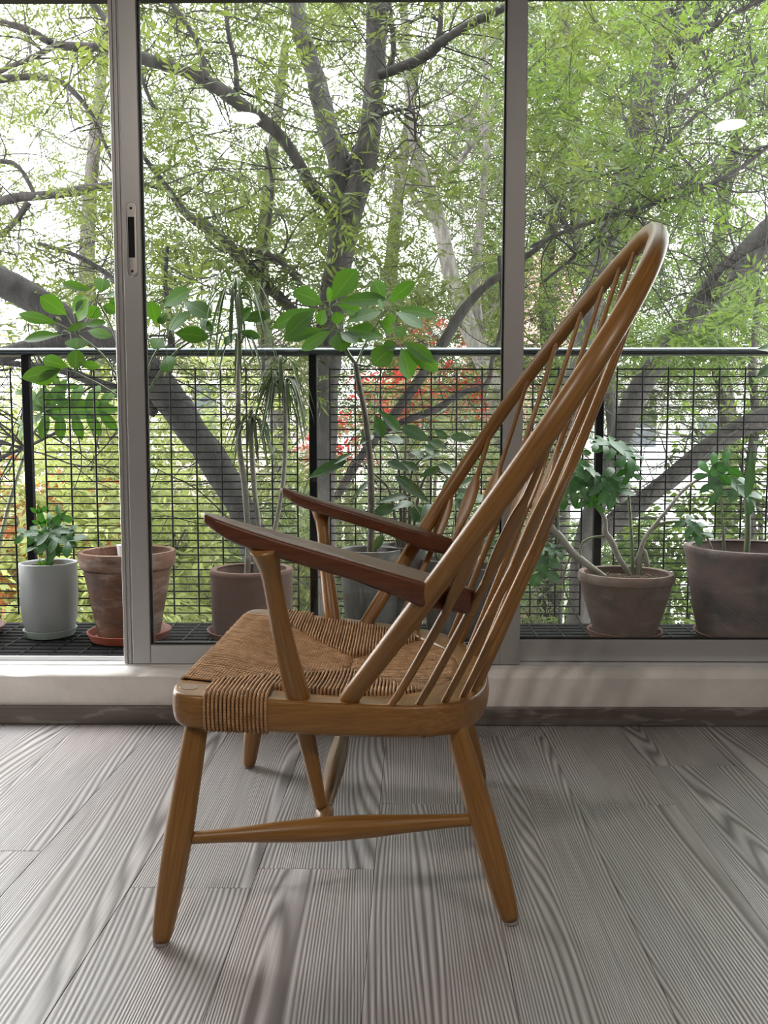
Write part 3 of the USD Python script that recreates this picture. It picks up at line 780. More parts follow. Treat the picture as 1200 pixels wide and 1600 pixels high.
terra_old = pot_mat('weathered_terracotta', (0.13, 0.055, 0.029), (0.30, 0.235, 0.19), (0.04, 0.025, 0.018))
terra_plain = pot_mat('plain_terracotta', (0.098, 0.048, 0.034), (0.12, 0.066, 0.05), (0.08, 0.038, 0.027), 0.7)
terra_grey = pot_mat('mossy_terracotta', (0.105, 0.060, 0.043), (0.17, 0.138, 0.115), (0.04, 0.03, 0.025), 0.54)
terra_band = pot_mat('dark_terracotta', (0.082, 0.048, 0.040), (0.155, 0.118, 0.106), (0.027, 0.023, 0.022), 0.56)
red_saucer = plain('red_clay_saucer', (0.26, 0.062, 0.034), 0.6, var=0.15)
clay_saucer = plain('brown_clay_saucer', (0.15, 0.062, 0.044), 0.75, var=0.2)
white_pot = plain('white_glaze', (0.28, 0.29, 0.285), 0.5, var=0.12, scale=6.0)
pale_saucer = plain('pale_green_saucer', (0.28, 0.33, 0.29), 0.5, var=0.1)
grey_pot = pot_mat('grey_concrete', (0.095, 0.092, 0.087), (0.16, 0.153, 0.146), (0.045, 0.043, 0.04), 0.6)
dark_pot = plain('dark_plastic', (0.045, 0.045, 0.045), 0.5, var=0.2)
soil_mat = plain('soil', (0.030, 0.022, 0.016), 0.95, var=0.5, scale=60.0, spec=0.02, bump=1.0, bscale=90.0)


def vessel(parent, prof, wall, mat, soil=None):
    """A lathed pot: prof = (r, z) of the outside from the foot to the rim."""
    outer = [(0, prof[0][1])] + list(prof)
    rim_r, rim_z = prof[-1]
    inner = [(rim_r - wall * 0.5, rim_z + 0.0015), (rim_r - wall, rim_z - 0.002)] + [(max(r - wall, 0.01), z) for r, z in prof[::-1][1:-1]] + [(0, prof[0][1] + 0.012)]
    o = obj('pot', lathe(outer + inner, 56), mat, parent, smooth=40)
    if soil:
        r = np.interp(soil, [z for _, z in prof], [r for r, _ in prof]) - wall * 0.8
        g = np.linspace(0, 1, 7)
        v, f = lathe([(r * (1 - q_) if q_ < 1 else 0, soil + 0.010 * math.sin(2.2 * q_) ) for q_ in g], 40)
        v[:, 2] += 0.006 * (meshkit.noise(v * 40, 5) - 0.5)
        obj('soil', (v, f), soil_mat, parent, smooth=True)
    return o


def saucer(name, label, x, y, r, h, mat, group=None):
    prof = [(0, 0.0), (r * 0.86, 0.0), (r * 0.90, 0.003), (r * 0.985, h - 0.003), (r, h), (r - 0.006, h + 0.0005), (r - 0.010, h - 0.003), (r * 0.84, 0.010), (0, 0.010)]
    v, f = lathe(prof, 56)
    return obj(name, (v + [x, y, DECK + 0.0015], f), mat, smooth=40, label=label, cat='saucer')


SZ = DECK + 0.0125                                                # the foot of a pot on its saucer
wx, wy = at(77, 930, 2.66)[0], 2.66
saucer('plant_saucer', 'pale greenish saucer under the white cylindrical pot', wx, wy, 0.083, 0.024, pale_saucer)
t = thing('potted_philodendron', 'white cylindrical pot with a small dark plant of fingered leaves', 'potted plant', (wx, wy, 0))
vessel(t, [(0.055, SZ), (0.067, SZ + 0.004), (0.077, SZ + 0.018), (0.084, SZ + 0.045), (0.088, SZ + 0.10), (0.089, SZ + 0.228)], 0.008, white_pot, SZ + 0.212)
ctr = np.array([0.0, -0.01, SZ + 0.215])


def rel(px, py, Y, o):
    return at(px, py, Y) - o


o_ = np.array([wx, wy, 0])
for i, (b, tp, w, up) in enumerate([((72, 833), (58, 790), 0.055, 0.2), ((75, 833), (100, 800), 0.075, 0.3), ((76, 832), (118, 850), 0.10, 0.9), ((72, 834), (26, 834), 0.075, 1.2), ((74, 834), (92, 868), 0.085, 0.8), ((77, 832), (117, 828), 0.06, 1.0), ((70, 835), (52, 862), 0.06, 0.9)]):
    Yb = 2.65 - 0.02 * (i % 3)
    v, f, uv = lobed(rel(*b, Yb, o_), rel(*tp, Yb - 0.05 + 0.03 * (i % 2), o_), w, (0.1, -1, up), 3, 0.62, curl=0.12)
    obj('leaf', (v, f), monstera_mat, t, smooth=True, uv=uv)
    v, f, uv = rod([(0.0 + 0.004 * i - 0.01, 0.0, SZ + 0.21), (rel(*b, Yb, o_) + [0, 0, -0.05]) * [0.7, 1, 1], rel(*b, Yb, o_)], [0.0028, 0.0022, 0.0018], 8, 6)
    obj('stem', (v, f), stem_green, t, smooth=True)
for k in range(26):                                               # a tuft of creeping stems over the rim
    a = rng.uniform(0, 6.28)
    p0 = np.array([0.012, -0.055, SZ + 0.222]) + [rng.gauss(0, 0.012), rng.gauss(0, 0.012), rng.gauss(0, 0.012)]
    v, f, uv = leaf(p0, p0 + 0.02 * unit([math.cos(a), -0.5, math.sin(a)]), 0.013, nrm_rand(), 0, 0.1, 'el', 3)
    obj('leaf', (v, f), schef_mat, t, smooth=True, uv=uv)

# large weathered pot with the left umbrella tree; its stems rise behind the door stile
tx, ty = at(201, 930, 2.62)[0], 2.62
saucer('plant_saucer', 'red clay saucer under the white-stained tapered pot', tx, ty, 0.131, 0.028, red_saucer)
o_ = np.array([tx, ty, 0])
t = thing('potted_umbrella_tree', 'tapered terracotta pot with white stains, its umbrella tree rising behind the door stile', 'potted plant', (tx, ty, 0))
vessel(t, [(0.092, SZ), (0.096, SZ + 0.006), (0.132, SZ + 0.20), (0.1345, SZ + 0.215), (0.144, SZ + 0.222), (0.147, SZ + 0.235), (0.150, SZ + 0.262), (0.148, SZ + 0.272)], 0.014, terra_old, SZ + 0.225)
cup_o = at(196, 862, 2.59)
t2 = obj('plastic_cup', (lathe([(0, 0), (0.021, 0), (0.026, 0.055), (0.0275, 0.056), (0.0265, 0.058), (0.0245, 0.055), (0.0195, 0.003), (0, 0.003)], 32)[0] + [cup_o[0], 2.59, SZ + 0.2365], lathe([(0, 0), (0.021, 0), (0.026, 0.055), (0.0275, 0.056), (0.0265, 0.058), (0.0245, 0.055), (0.0195, 0.003), (0, 0.003)], 32)[1]),
         white_plastic, smooth=40, label='small white plastic cup standing inside the terracotta pot beside the door stile', cat='cup')

YL = 2.62
hub = {'a': (122, 523), 'b': (156, 476), 'c': (118, 582), 'd': (258, 530), 'e': (372, 512)}
trunk_top = rel(214, 640, YL, o_)
v, f, uv = rod([(0.012, 0, SZ + 0.235), rel(207, 760, YL, o_), rel(211, 690, YL, o_), trunk_top], [0.0085, 0.0075, 0.0065, 0.0055], 24, 10)
obj('trunk', (v, f), stem_brown, t, smooth=True)
for k, mid in (('a', (165, 560)), ('b', (178, 520)), ('c', (165, 606)), ('d', (236, 565)), ('e', (280, 545))):
    v, f, uv = rod([trunk_top, rel(*mid, YL, o_), rel(*hub[k], YL - 0.02, o_)], [0.0045, 0.0034, 0.0026], 14, 7)
    obj('branch', (v, f), stem_green, t, smooth=True)
SCL = [('a', (27, 490), (90, 505), 19), ('a', (35, 530), (95, 523), 21), ('a', (62, 463), (104, 492), 29), ('a', (137, 468), (122, 502), 26), ('a', (131, 462), (114, 490), 22), ('a', (165, 503), (135, 510), 14), ('a', (174, 525), (137, 517), 17),
       ('a', (119, 545), (121, 527), 35), ('a', (155, 480), (138, 497), 22), ('b', (96, 442), (142, 453), 15), ('b', (162, 434), (157, 458), 25), ('b', (183, 456), (165, 464), 14), ('b', (192, 472), (170, 470), 14), ('b', (183, 486), (160, 478), 20),
       ('b', (104, 518), (140, 505), 13), ('c', (34, 591), (96, 577), 26), ('c', (65, 561), (107, 573), 24), ('c', (56, 600), (94, 578), 20), ('c', (119, 546), (118, 579), 27), ('c', (157, 573), (122, 568), 14), ('d', (296, 452), (256, 478), 29),
       ('d', (330, 496), (290, 472), 29), ('d', (262, 514), (301, 488), 26), ('d', (327, 527), (272, 520), 26), ('e', (424, 491), (374, 500), 20), ('e', (406, 527), (374, 518), 16), ('d', (264, 580), (262, 556), 30), ('d', (236, 470), (244, 505), 22),
       ('d', (240, 545), (252, 528), 24), ('d', (258, 505), (250, 490), 20), ('d', (331, 516), (312, 500), 16), ('e', (352, 540), (368, 520), 18), ('e', (392, 480), (374, 505), 17)]


def umbrella(th, items, hubs, Y, o):
    for k, tp, bs, w in items:
        dy = rng.uniform(-0.05, 0.03)
        B, T = rel(*bs, Y - 0.02, o), rel(*tp, Y - 0.02 + dy, o)
        v, f, uv = leaf(B, T, w / FPX * Y, nrm_rand(0.3, 0.35), rng.uniform(0.0, 0.06), rng.uniform(0.05, 0.22), 'ob', 9, rng.uniform(0, 0.08))
        lf = obj('leaf', (v, f), schef_mat, th, smooth=True, uv=uv)
        hb_ = rel(*hubs[k], Y - 0.02, o)
        v, f, uv = rod([hb_, (hb_ + B) / 2 + [0, -0.004, 0.002], B], [0.0013, 0.0011, 0.001], 5, 5)
        obj('leaf_stalk', (v, f), stem_green, lf, smooth=True)


umbrella(t, SCL, hub, YL, o_)
for q_ in ((155, 846, 166, 866), (147, 868, 160, 850)):
    v, f, uv = rod([rel(q_[0], q_[1], 2.56, o_), rel(q_[2], q_[3], 2.56, o_)], [0.0012, 0.0012], 3, 5)
    obj('twig', (v, f), stem_grey, t)

# brown cylinder pot with the strap-leaved plant
bx, by = at(394, 930, 2.66)[0], 2.66
saucer('plant_saucer', 'brown clay saucer under the smooth brown cylinder pot', bx, by, 0.146, 0.026, clay_saucer)
o_ = np.array([bx, by, 0])
t = thing('potted_dragon_tree', 'smooth brown clay pot with thin bare stems and drooping strap leaves', 'potted plant', (bx, by, 0))
vessel(t, [(0.112, SZ), (0.124, SZ + 0.008), (0.129, SZ + 0.05), (0.131, SZ + 0.185), (0.134, SZ + 0.196), (0.134, SZ + 0.204), (0.130, SZ + 0.210)], 0.018, terra_plain, SZ + 0.175)
YD = 2.63
stems = [[(386, 905, 10), (387, 840, 9), (382, 760, 10), (373, 690, 9), (372, 600, 8), (374, 520, 7), (366, 440, 7)],
         [(398, 905, 9), (404, 830, 8), (398, 770, 8), (393, 700, 8), (392, 640, 7)],
         [(409, 905, 8), (424, 850, 8), (440, 770, 7), (446, 690, 7), (444, 620, 6), (437, 560, 6)]]
for st in stems:
    v, f, uv = rod([rel(a, b, YD, o_) for a, b, _ in st], [w / 2 / FPX * YD for _, _, w in st], 50, 9)
    obj('stem', (v, f), stem_grey, t, smooth=True)


def strap(th, p0, ang, up, L, w, mat, o, n=12):
    """An arching strap leaf that rises from p0 and hangs."""
    d = np.array([math.cos(ang), math.sin(ang) * 0.8, 0])
    pts = []
    for q_ in np.linspace(0, 1, n):
        pts.append(p0 + d * L * (0.42 * q_ ** 0.8) + np.array([0, 0, L * (up * math.sin(min(q_ * 2.2, 1.57)) - 0.95 * max(q_ - 0.18, 0) ** 1.35)]))
    P = np.array(pts)
    tg = np.gradient(P, axis=0)
    s = np.cross(d, [0, 0, 1.0])
    wv = w / 2 * np.minimum(1, np.minimum(np.linspace(0.4, 5, n), (1 - np.linspace(0, 1, n)) * 3.2 + 0.05))
    up_ = np.cross(s, tg); up_ /= np.linalg.norm(up_, axis=1, keepdims=True) + 1e-9
    v = np.concatenate([P - s * wv[:, None] + up_ * wv[:, None] * 0.3, P, P + s * wv[:, None] + up_ * wv[:, None] * 0.3])
    uv = np.concatenate([np.stack([np.linspace(0, 1, n), np.full(n, k)], 1) for k in (-1, 0, 1)])
    i = np.arange(n - 1)
    f = np.vstack([np.stack([a * n + i, a * n + i + 1, (a + 1) * n + i + 1], 1) for a in (0, 1)] + [np.stack([a * n + i, (a + 1) * n + i + 1, (a + 1) * n + i], 1) for a in (0, 1)])
    obj('leaf', (v, f), mat, th, smooth=True, uv=uv)


for (cx_, cy_), n, L0, L1 in (((367, 448), 30, 0.22, 0.42), ((440, 592), 26, 0.20, 0.34), ((393, 645), 26, 0.16, 0.30), ((437, 566), 16, 0.18, 0.30), ((372, 520), 8, 0.16, 0.3)):
    for k in range(n):
        c = rel(cx_, cy_, YD, o_) + [0, 0, -rng.uniform(0, 0.05)]
        strap(t, c, k * 2.4 + rng.uniform(-0.3, 0.3), rng.uniform(0.05, 0.32), rng.uniform(L0, L1), rng.uniform(0.007, 0.013), strap_mat, o_)

# grey pot with the central umbrella tree, and the pots beside it behind the chair
gx, gy = at(579, 930, 2.66)[0], 2.66
o_ = np.array([gx, gy, 0])
t = thing('potted_umbrella_tree', 'grey pot behind the chair seat with an umbrella tree spreading above the handrail', 'potted plant', (gx, gy, 0))
vessel(t, [(0.070, DECK + 0.001), (0.075, DECK + 0.006), (0.092, DECK + 0.15), (0.098, DECK + 0.27), (0.100, DECK + 0.285)], 0.010, grey_pot, DECK + 0.255)
YC = 2.64
tr = [(577, 880, 11), (580, 830, 11), (580, 770, 11), (578, 720, 10), (573, 670, 10), (569, 640, 9), (561, 600, 9), (555, 565, 8)]
v, f, uv = rod([rel(a, b, YC, o_) for a, b, _ in tr], [w / 2 / FPX * YC for _, _, w in tr], 60, 10)
obj('trunk', (v, f), stem_brown, t, smooth=True)
hub = {'a': (514, 482), 'b': (529, 517), 'c': (602, 484), 'd': (619, 540), 'f': (625, 684)}
for k, mid, w in (('a', (538, 540), 6), ('b', (540, 548), 5), ('c', (572, 535), 4), ('d', (580, 570), 4)):
    v, f, uv = rod([rel(556, 570, YC, o_), rel(*mid, YC, o_), rel(*hub[k], YC - 0.02, o_)], np.array([w, w * 0.8, w * 0.55]) / 2 / FPX * YC, 16, 7)
    obj('branch', (v, f), stem_green, t, smooth=True)
umbrella(t, [('a', (557, 420), (519, 468), 38), ('a', (458, 455), (503, 473), 30), ('a', (423, 510), (490, 483), 28), ('a', (446, 527), (492, 485), 30), ('a', (603, 464), (528, 472), 27), ('a', (566, 489), (526, 476), 20), ('a', (500, 508), (507, 484), 24), ('a', (513, 448), (515, 474), 15),
             ('b', (469, 546), (518, 517), 26), ('b', (442, 530), (505, 514), 22), ('b', (534, 549), (529, 520), 36), ('b', (558, 537), (532, 519), 26), ('b', (597, 527), (541, 514), 32), ('b', (595, 484), (541, 503), 26), ('b', (526, 487), (529, 508), 20), ('b', (568, 534), (540, 520), 12),
             ('c', (647, 439), (608, 472), 23), ('c', (584, 439), (601, 470), 26), ('c', (684, 491), (618, 482), 19), ('c', (662, 511), (618, 487), 24), ('c', (611, 508), (607, 490), 22), ('c', (590, 470), (600, 484), 16),
             ('d', (582, 570), (615, 542), 36), ('d', (641, 592), (627, 544), 34), ('d', (686, 580), (633, 545), 24), ('d', (678, 565), (630, 535), 24), ('d', (613, 521), (590, 500), 12), ('d', (634, 525), (616, 512), 17), ('d', (600, 545), (620, 535), 20)], hub, YC, o_)

RB = [((480, 748), (543, 720), 17), ((514, 726), (550, 709), 10), ((586, 647), (597, 683), 18), ((592, 641), (625, 674), 16), ((674, 690), (629, 667), 19), ((601, 685), (630, 688), 15), ((678, 671), (699, 685), 11), ((740, 685), (704, 683), 14), ((641, 706), (664, 713), 13),
      ((688, 712), (662, 697), 18), ((671, 784), (618, 744), 18), ((544, 788), (585, 746), 9), ((623, 790), (584, 802), 17), ((580, 864), (598, 835), 13), ((669, 816), (641, 794), 22), ((710, 740), (685, 727), 17), ((720, 758), (746, 751), 17), ((712, 766), (733, 774), 15),
      ((727, 798), (709, 782), 13), ((560, 696), (584, 680), 12), ((568, 690), (574, 668), 12), ((640, 735), (605, 722), 14), ((655, 745), (690, 730), 12), ((700, 700), (672, 690), 13), ((735, 800), (715, 770), 16), ((690, 770), (705, 745), 14), ((655, 720), (690, 705), 12), ((625, 720), (655, 735), 12)]
rx, ry = at(628, 930, 2.62)[0], 2.72
o_ = np.array([rx, ry, 0])
t = thing('potted_rubber_plant', 'dark nursery pot behind the far arm with several stems of long grey-green leaves', 'potted plant', (rx, ry, 0))
vessel(t, [(0.055, DECK + 0.001), (0.060, DECK + 0.006), (0.078, DECK + 0.22), (0.082, DECK + 0.29)], 0.006, dark_pot, DECK + 0.26)
YR = 2.68
st = [[(627, 890), (626, 800), (624, 745), (618, 700), (603, 690)], [(636, 890), (640, 820), (641, 752), (655, 720), (700, 690)], [(631, 890), (632, 780), (633, 720), (634, 668)], [(624, 890), (612, 780), (590, 745), (548, 718)], [(640, 890), (655, 770), (680, 735), (720, 765)]]
for s_ in st:
    v, f, uv = rod([rel(a, b, YR, o_) for a, b in s_], np.linspace(5.5, 2.2, len(s_)) / 2 / FPX * YR, 30, 8)
    obj('stem', (v, f), stem_brown, t, smooth=True)
for tp, bs, w in RB:
    v, f, uv = leaf(rel(*bs, YR - 0.02, o_), rel(*tp, YR - 0.02 + rng.uniform(-0.06, 0.02), o_), w / FPX * YR * 1.1, nrm_rand(0.5, 0.4), rng.uniform(0, 0.08), rng.uniform(0.1, 0.35), 'la', 9, rng.uniform(0, 0.12))
    obj('leaf', (v, f), rubber_mat, t, smooth=True, uv=uv)

nx_, ny_ = at(700, 930, 2.70)[0], 2.70
o_ = np.array([nx_, ny_, 0])
t = thing('potted_shrub', 'grey clay pot behind the far end of the chair back with short dark leaves', 'potted plant', (nx_, ny_, 0))
vessel(t, [(0.06, DECK + 0.001), (0.065, DECK + 0.006), (0.085, DECK + 0.19), (0.092, DECK + 0.25)], 0.008, grey_pot, DECK + 0.22)
for k in range(22):
    a = k * 2.4
    p0 = np.array([0.03 * math.cos(a), 0.03 * math.sin(a), DECK + 0.23]); d = np.array([math.cos(a) * 0.5, math.sin(a) * 0.4, rng.uniform(0.5, 1.3)])
    p1 = p0 + unit(d) * rng.uniform(0.06, 0.26)
    v, f, uv = rod([p0, (p0 + p1) / 2 + [0, 0, 0.02], p1], [0.0022, 0.0016, 0.0012], 6, 5)
    obj('stem', (v, f), stem_green, t, smooth=True)
    v, f, uv = leaf(p1, p1 + unit([math.cos(a), math.sin(a) * 0.7, rng.uniform(-0.6, 0.4)]) * rng.uniform(0.07, 0.12), 0.03, nrm_rand(0.7, 0.4), 0.05, 0.2, 'la', 8, 0.1)
    obj('leaf', (v, f), rubber_mat, t, smooth=True, uv=uv)
kx, ky = at(752, 930, 2.66)[0], 2.66
t = thing('bucket', 'black plastic bucket behind the lower chair back beside the door stile', 'bucket', (kx, ky, 0))
vessel(t, [(0.055, DECK + 0.001), (0.060, DECK + 0.006), (0.074, DECK + 0.20), (0.078, DECK + 0.21), (0.078, DECK + 0.23)], 0.005, dark_pot, None)

# the two right-hand pots
mx_, my_ = at(977, 930, 2.63)[0], 2.63
saucer('plant_saucer', 'brown clay saucer under the smaller split-leaf plant', mx_, my_, 0.118, 0.030, clay_saucer)
o_ = np.array([mx_, my_, 0])
t = thing('potted_monstera', 'mossy bowl-shaped clay pot with a sprawling split-leaf plant on bare curving stems', 'potted plant', (mx_, my_, 0))
vessel(t, [(0.088, SZ), (0.094, SZ + 0.006), (0.112, SZ + 0.060), (0.132, SZ + 0.13), (0.142, SZ + 0.172), (0.149, SZ + 0.178), (0.150, SZ + 0.192), (0.146, SZ + 0.204)], 0.016, terra_grey, SZ + 0.176)
YM = 2.60
for st in ([(945, 902, 9), (915, 880, 11), (893, 862, 12), (875, 838, 11), (853, 815, 9), (835, 790, 7)], [(985, 898, 8), (967, 872, 9), (955, 845, 10), (946, 832, 9), (944, 808, 7), (925, 786, 5), (897, 776, 5), (880, 786, 4), (858, 812, 3)],
           [(988, 898, 6), (988, 868, 6), (984, 800, 5), (979, 745, 5), (974, 720, 4)], [(996, 898, 8), (999, 868, 8), (1010, 838, 7), (1040, 800, 6), (1070, 764, 5), (1098, 745, 5), (1107, 740, 4)], [(1000, 898, 6), (1001, 862, 6), (1012, 835, 5), (1035, 818, 5), (1068, 816, 4), (1088, 826, 3)],
           [(905, 880, 5), (909, 850, 4), (925, 840, 4), (945, 838, 4)], [(875, 860, 4), (858, 868, 4), (846, 860, 3)], [(893, 862, 3), (880, 910, 3), (900, 960, 2), (915, 985, 2)], [(1012, 885, 8), (1005, 860, 7), (990, 880, 6)], [(872, 850, 4), (872, 780, 4), (873, 700, 3)]):
    v, f, uv = rod([rel(a, b, YM, o_) for a, b, _ in st], [w / 2 / FPX * YM for _, _, w in st], 36, 8)
    obj('stem', (v, f), stem_green if st[0][2] < 8 else stem_grey, t, smooth=True)
for b, tp, w, n_, pr, ll, cu in (((956, 694), (925, 690), 0.085, (0.0, -0.8, 1.0), 3, 0.5, 0.1), ((950, 690), (1000, 716), 0.12, (0.2, -0.7, 0.9), 4, 0.42, 0.25), ((900, 720), (945, 745), 0.09, (0, -0.6, 1), 3, 0.6, 0.3), ((905, 705), (895, 745), 0.07, (-0.3, -1, 0.4), 3, 0.6, 0.1),
                                 ((915, 745), (868, 772), 0.12, (0, -1, 0.5), 4, 0.45, 0.1), ((930, 745), (922, 795), 0.10, (0, -1, 0.3), 4, 0.40, 0.1), ((940, 745), (968, 775), 0.12, (0.2, -1, 0.4), 4, 0.45, 0.1), ((978, 722), (988, 748), 0.075, (0.1, -1, 0.4), 3, 0.5, 0.1),
                                 ((842, 862), (852, 905), 0.10, (0, -1, 0.5), 3, 0.7, 0.1), ((848, 858), (880, 862), 0.06, (0, -0.7, 1), 3, 0.6, 0.1), ((1107, 741), (1140, 725), 0.10, (0, -1, 0.4), 3, 0.5, 0.2), ((1107, 741), (1128, 778), 0.09, (0.1, -1, 0.3), 3, 0.5, 0.05),
                                 ((1125, 742), (1188, 786), 0.105, (0.4, -1, 0.6), 3, 0.55, 0.15), ((1070, 812), (1105, 838), 0.075, (0, -0.8, 0.8), 3, 0.6, 0.25), ((1078, 818), (1088, 845), 0.05, (0, -1, 0.2), 2, 0.6, 0.1)):
    Yb = YM - 0.01
    v, f, uv = lobed(rel(*b, Yb, o_), rel(*tp, Yb + rng.uniform(-0.06, 0.0), o_), w, n_, pr, ll, curl=cu)
    obj('leaf', (v, f), monstera_mat, t, smooth=True, uv=uv)

chips = []
for k in range(140):
    a, r_ = rng.uniform(0, 6.28), 0.122 * math.sqrt(rng.random())
    c_ = np.array([r_ * math.cos(a), r_ * math.sin(a), SZ + 0.183])
    d_ = unit([rng.gauss(0, 1), rng.gauss(0, 1), rng.uniform(0.0, 0.9)]) * rng.uniform(0.006, 0.020)
    chips.append(tube(np.array([c_, c_ + d_]), [0.0022, 0.0012], 4)[:2])
obj('bark_mulch', joined(chips)[:2], plain('mulch', (0.12, 0.085, 0.06), 0.9, var=0.5, scale=80.0), t, kind='stuff')

gx2, gy2 = at(1172, 930, 2.60)[0], 2.60
saucer('plant_saucer', 'reddish clay saucer under the largest pot at the right edge', gx2, gy2, 0.166, 0.030, clay_saucer)
o_ = np.array([gx2, gy2, 0])
t = thing('potted_elephant_ear', 'largest dark banded clay pot at the right edge with fleshy upright leaf stalks', 'potted plant', (gx2, gy2, 0))
vessel(t, [(0.146, SZ), (0.152, SZ + 0.006), (0.168, SZ + 0.08), (0.186, SZ + 0.19), (0.196, SZ + 0.258), (0.201, SZ + 0.270), (0.202, SZ + 0.282), (0.197, SZ + 0.290)], 0.020, terra_band, SZ + 0.245)
YE = 2.56
for st, m_s in (([(1164, 885, 9), (1168, 840, 10), (1168, 800, 9), (1165, 780, 7)], stem_green), ([(1132, 880, 4), (1131, 850, 5), (1129, 815, 4), (1127, 780, 3)], stem_green), ([(1115, 880, 4), (1112, 858, 4), (1104, 838, 4)], stem_grey), ([(1230, 880, 6), (1236, 740, 6), (1228, 600, 5), (1208, 560, 4)], stem_brown)):
    v, f, uv = rod([rel(a, b, YE, o_) for a, b, _ in st], [w / 2 / FPX * YE for _, _, w in st], 24, 8)
    obj('stem', (v, f), m_s, t, smooth=True)
for tp, bs, w in (((1176, 700), (1165, 780), 16), ((1183, 545), (1215, 548), 15), ((1182, 590), (1212, 572), 18), ((1225, 560), (1206, 600), 20)):
    v, f, uv = leaf(rel(*bs, YE, o_), rel(*tp, YE - 0.03, o_), w / FPX * YE, nrm_rand(0.6, 0.3), 0.05, 0.2, 'la', 8, 0.05)
    obj('leaf', (v, f), rubber_mat, t, smooth=True, uv=uv)
lx_, ly_ = at(-72, 930, 2.66)[0], 2.66
saucer('plant_saucer', 'clay saucer rim just entering the left edge', lx_, ly_, 0.150, 0.026, clay_saucer)
t = thing('potted_stump', 'empty clay pot beyond the left edge standing in its saucer', 'pot', (lx_, ly_, 0))
vessel(t, [(0.09, SZ), (0.095, SZ + 0.006), (0.118, SZ + 0.18), (0.122, SZ + 0.2)], 0.014, terra_plain, SZ + 0.17)

# ------------------------------------------------------------------ the garden below and the houses behind
GROUND = -3.2
ground_mat = plain('garden_ground', (0.16, 0.14, 0.10), 0.95, var=0.4, scale=1.5)
obj('ground', box((-60, 2.3, GROUND - 0.2), (60, 90, GROUND)), ground_mat, kind='structure', label='garden ground far below the balcony')
pink = plain('pink_render', (0.62, 0.36, 0.34), 0.85, var=0.06, scale=1.5)
cream = plain('pale_render', (0.74, 0.70, 0.68), 0.85, var=0.06, scale=1.5)
white_r = plain('white_render', (0.80, 0.80, 0.82), 0.85, var=0.05, scale=1.5)
shutter = plain('blue_grey_shutter', (0.42, 0.45, 0.50), 0.6, var=0.08)
dark_pane = plain('house_window', (0.035, 0.045, 0.055), 0.15, var=0.2)
roof_red = plain('red_tile_roof', (0.45, 0.085, 0.06), 0.8, var=0.25, scale=8.0)


def house(name, label, px0, px1, py_top, Y, depth, mat, wins, roof=None, cat='house'):
    a, b = at(px0, py_top, Y), at(px1, py_top, Y)
    x0, x1, zt = a[0], b[0], a[2]
    t = thing(name, label, cat, (x0, Y, GROUND))
    h = zt - GROUND
    obj('wall', box((0, 0, 0), (x1 - x0, depth, h), 0.01), mat, t)
    if roof is not None:
        obj('roof', box((-0.25, -0.35, h + 0.001), (x1 - x0 + 0.25, depth + 0.2, h + 0.16), 0.03), roof, t)
    for (wx0, wy0, wx1, wy1, kind) in wins:
        p, q = at(wx0, wy0, Y), at(wx1, wy1, Y)
        lo, hi = (p[0] - x0, q[2] - GROUND), (q[0] - x0, p[2] - GROUND)
        fr = obj('window', joined([box((lo[0] - 0.06, -0.05, lo[1] - 0.06), (hi[0] + 0.06, 0.0, lo[1])), box((lo[0] - 0.06, -0.05, hi[1]), (hi[0] + 0.06, 0.0, hi[1] + 0.06)),
                                   box((lo[0] - 0.06, -0.05, lo[1]), (lo[0], 0.0, hi[1])), box((hi[0], -0.05, lo[1]), (hi[0] + 0.06, 0.0, hi[1]))])[:2], white_r, t)
        n = max(1, int(round((hi[0] - lo[0]) / 0.45))); m = max(1, int(round((hi[1] - lo[1]) / 0.40)))
        if kind == 'grid':
            for i_ in range(n):
                for j_ in range(m):
                    w_, h_ = (hi[0] - lo[0]) / n, (hi[1] - lo[1]) / m
                    obj('pane', box((lo[0] + i_ * w_ + 0.02, -0.02, lo[1] + j_ * h_ + 0.02), (lo[0] + (i_ + 1) * w_ - 0.02, -0.001, lo[1] + (j_ + 1) * h_ - 0.02)), dark_pane, fr)
        else:
            for i_ in range(max(2, 2 * n)):
                w_ = (hi[0] - lo[0]) / max(2, 2 * n)
                obj('shutter_board', box((lo[0] + i_ * w_ + 0.01, -0.03, lo[1]), (lo[0] + (i_ + 1) * w_ - 0.01, -0.001, hi[1])), shutter, fr)
    return t


house('pink_house', 'pink rendered house with a dark gridded window, right of the door stile behind the trees', 752, 905, 395, 18.5, 5.0, pink, [(762, 405, 790, 515, 'grid'), (838, 620, 862, 700, 'grid')])
house('white_house', 'white rendered house low behind the trees at the right', 885, 1330, 585, 16.0, 6.0, white_r, [(980, 640, 1024, 700, 'grid'), (1090, 650, 1130, 700, 'grid')], roof=cream)
house('garage', 'low pale outbuilding with blue-grey shutters behind the central plant', 575, 752, 612, 15.5, 4.0, cream, [(630, 622, 735, 672, 'shut')], roof=roof_red)
house('pale_house', 'pale pinkish rendered house behind the leaning trunk at the left', 225, 500, 530, 16.0, 5.0, plain('pale_pink_render', (0.72, 0.58, 0.55), 0.85, var=0.06, scale=1.5), [(300, 600, 340, 680, 'grid'), (420, 600, 455, 680, 'grid')])
house('garden_wall', 'long low pale garden wall behind the shrubs at the left', -140, 240, 660, 15.0, 0.3, cream, [], cat='wall')

# ------------------------------------------------------------------ trees


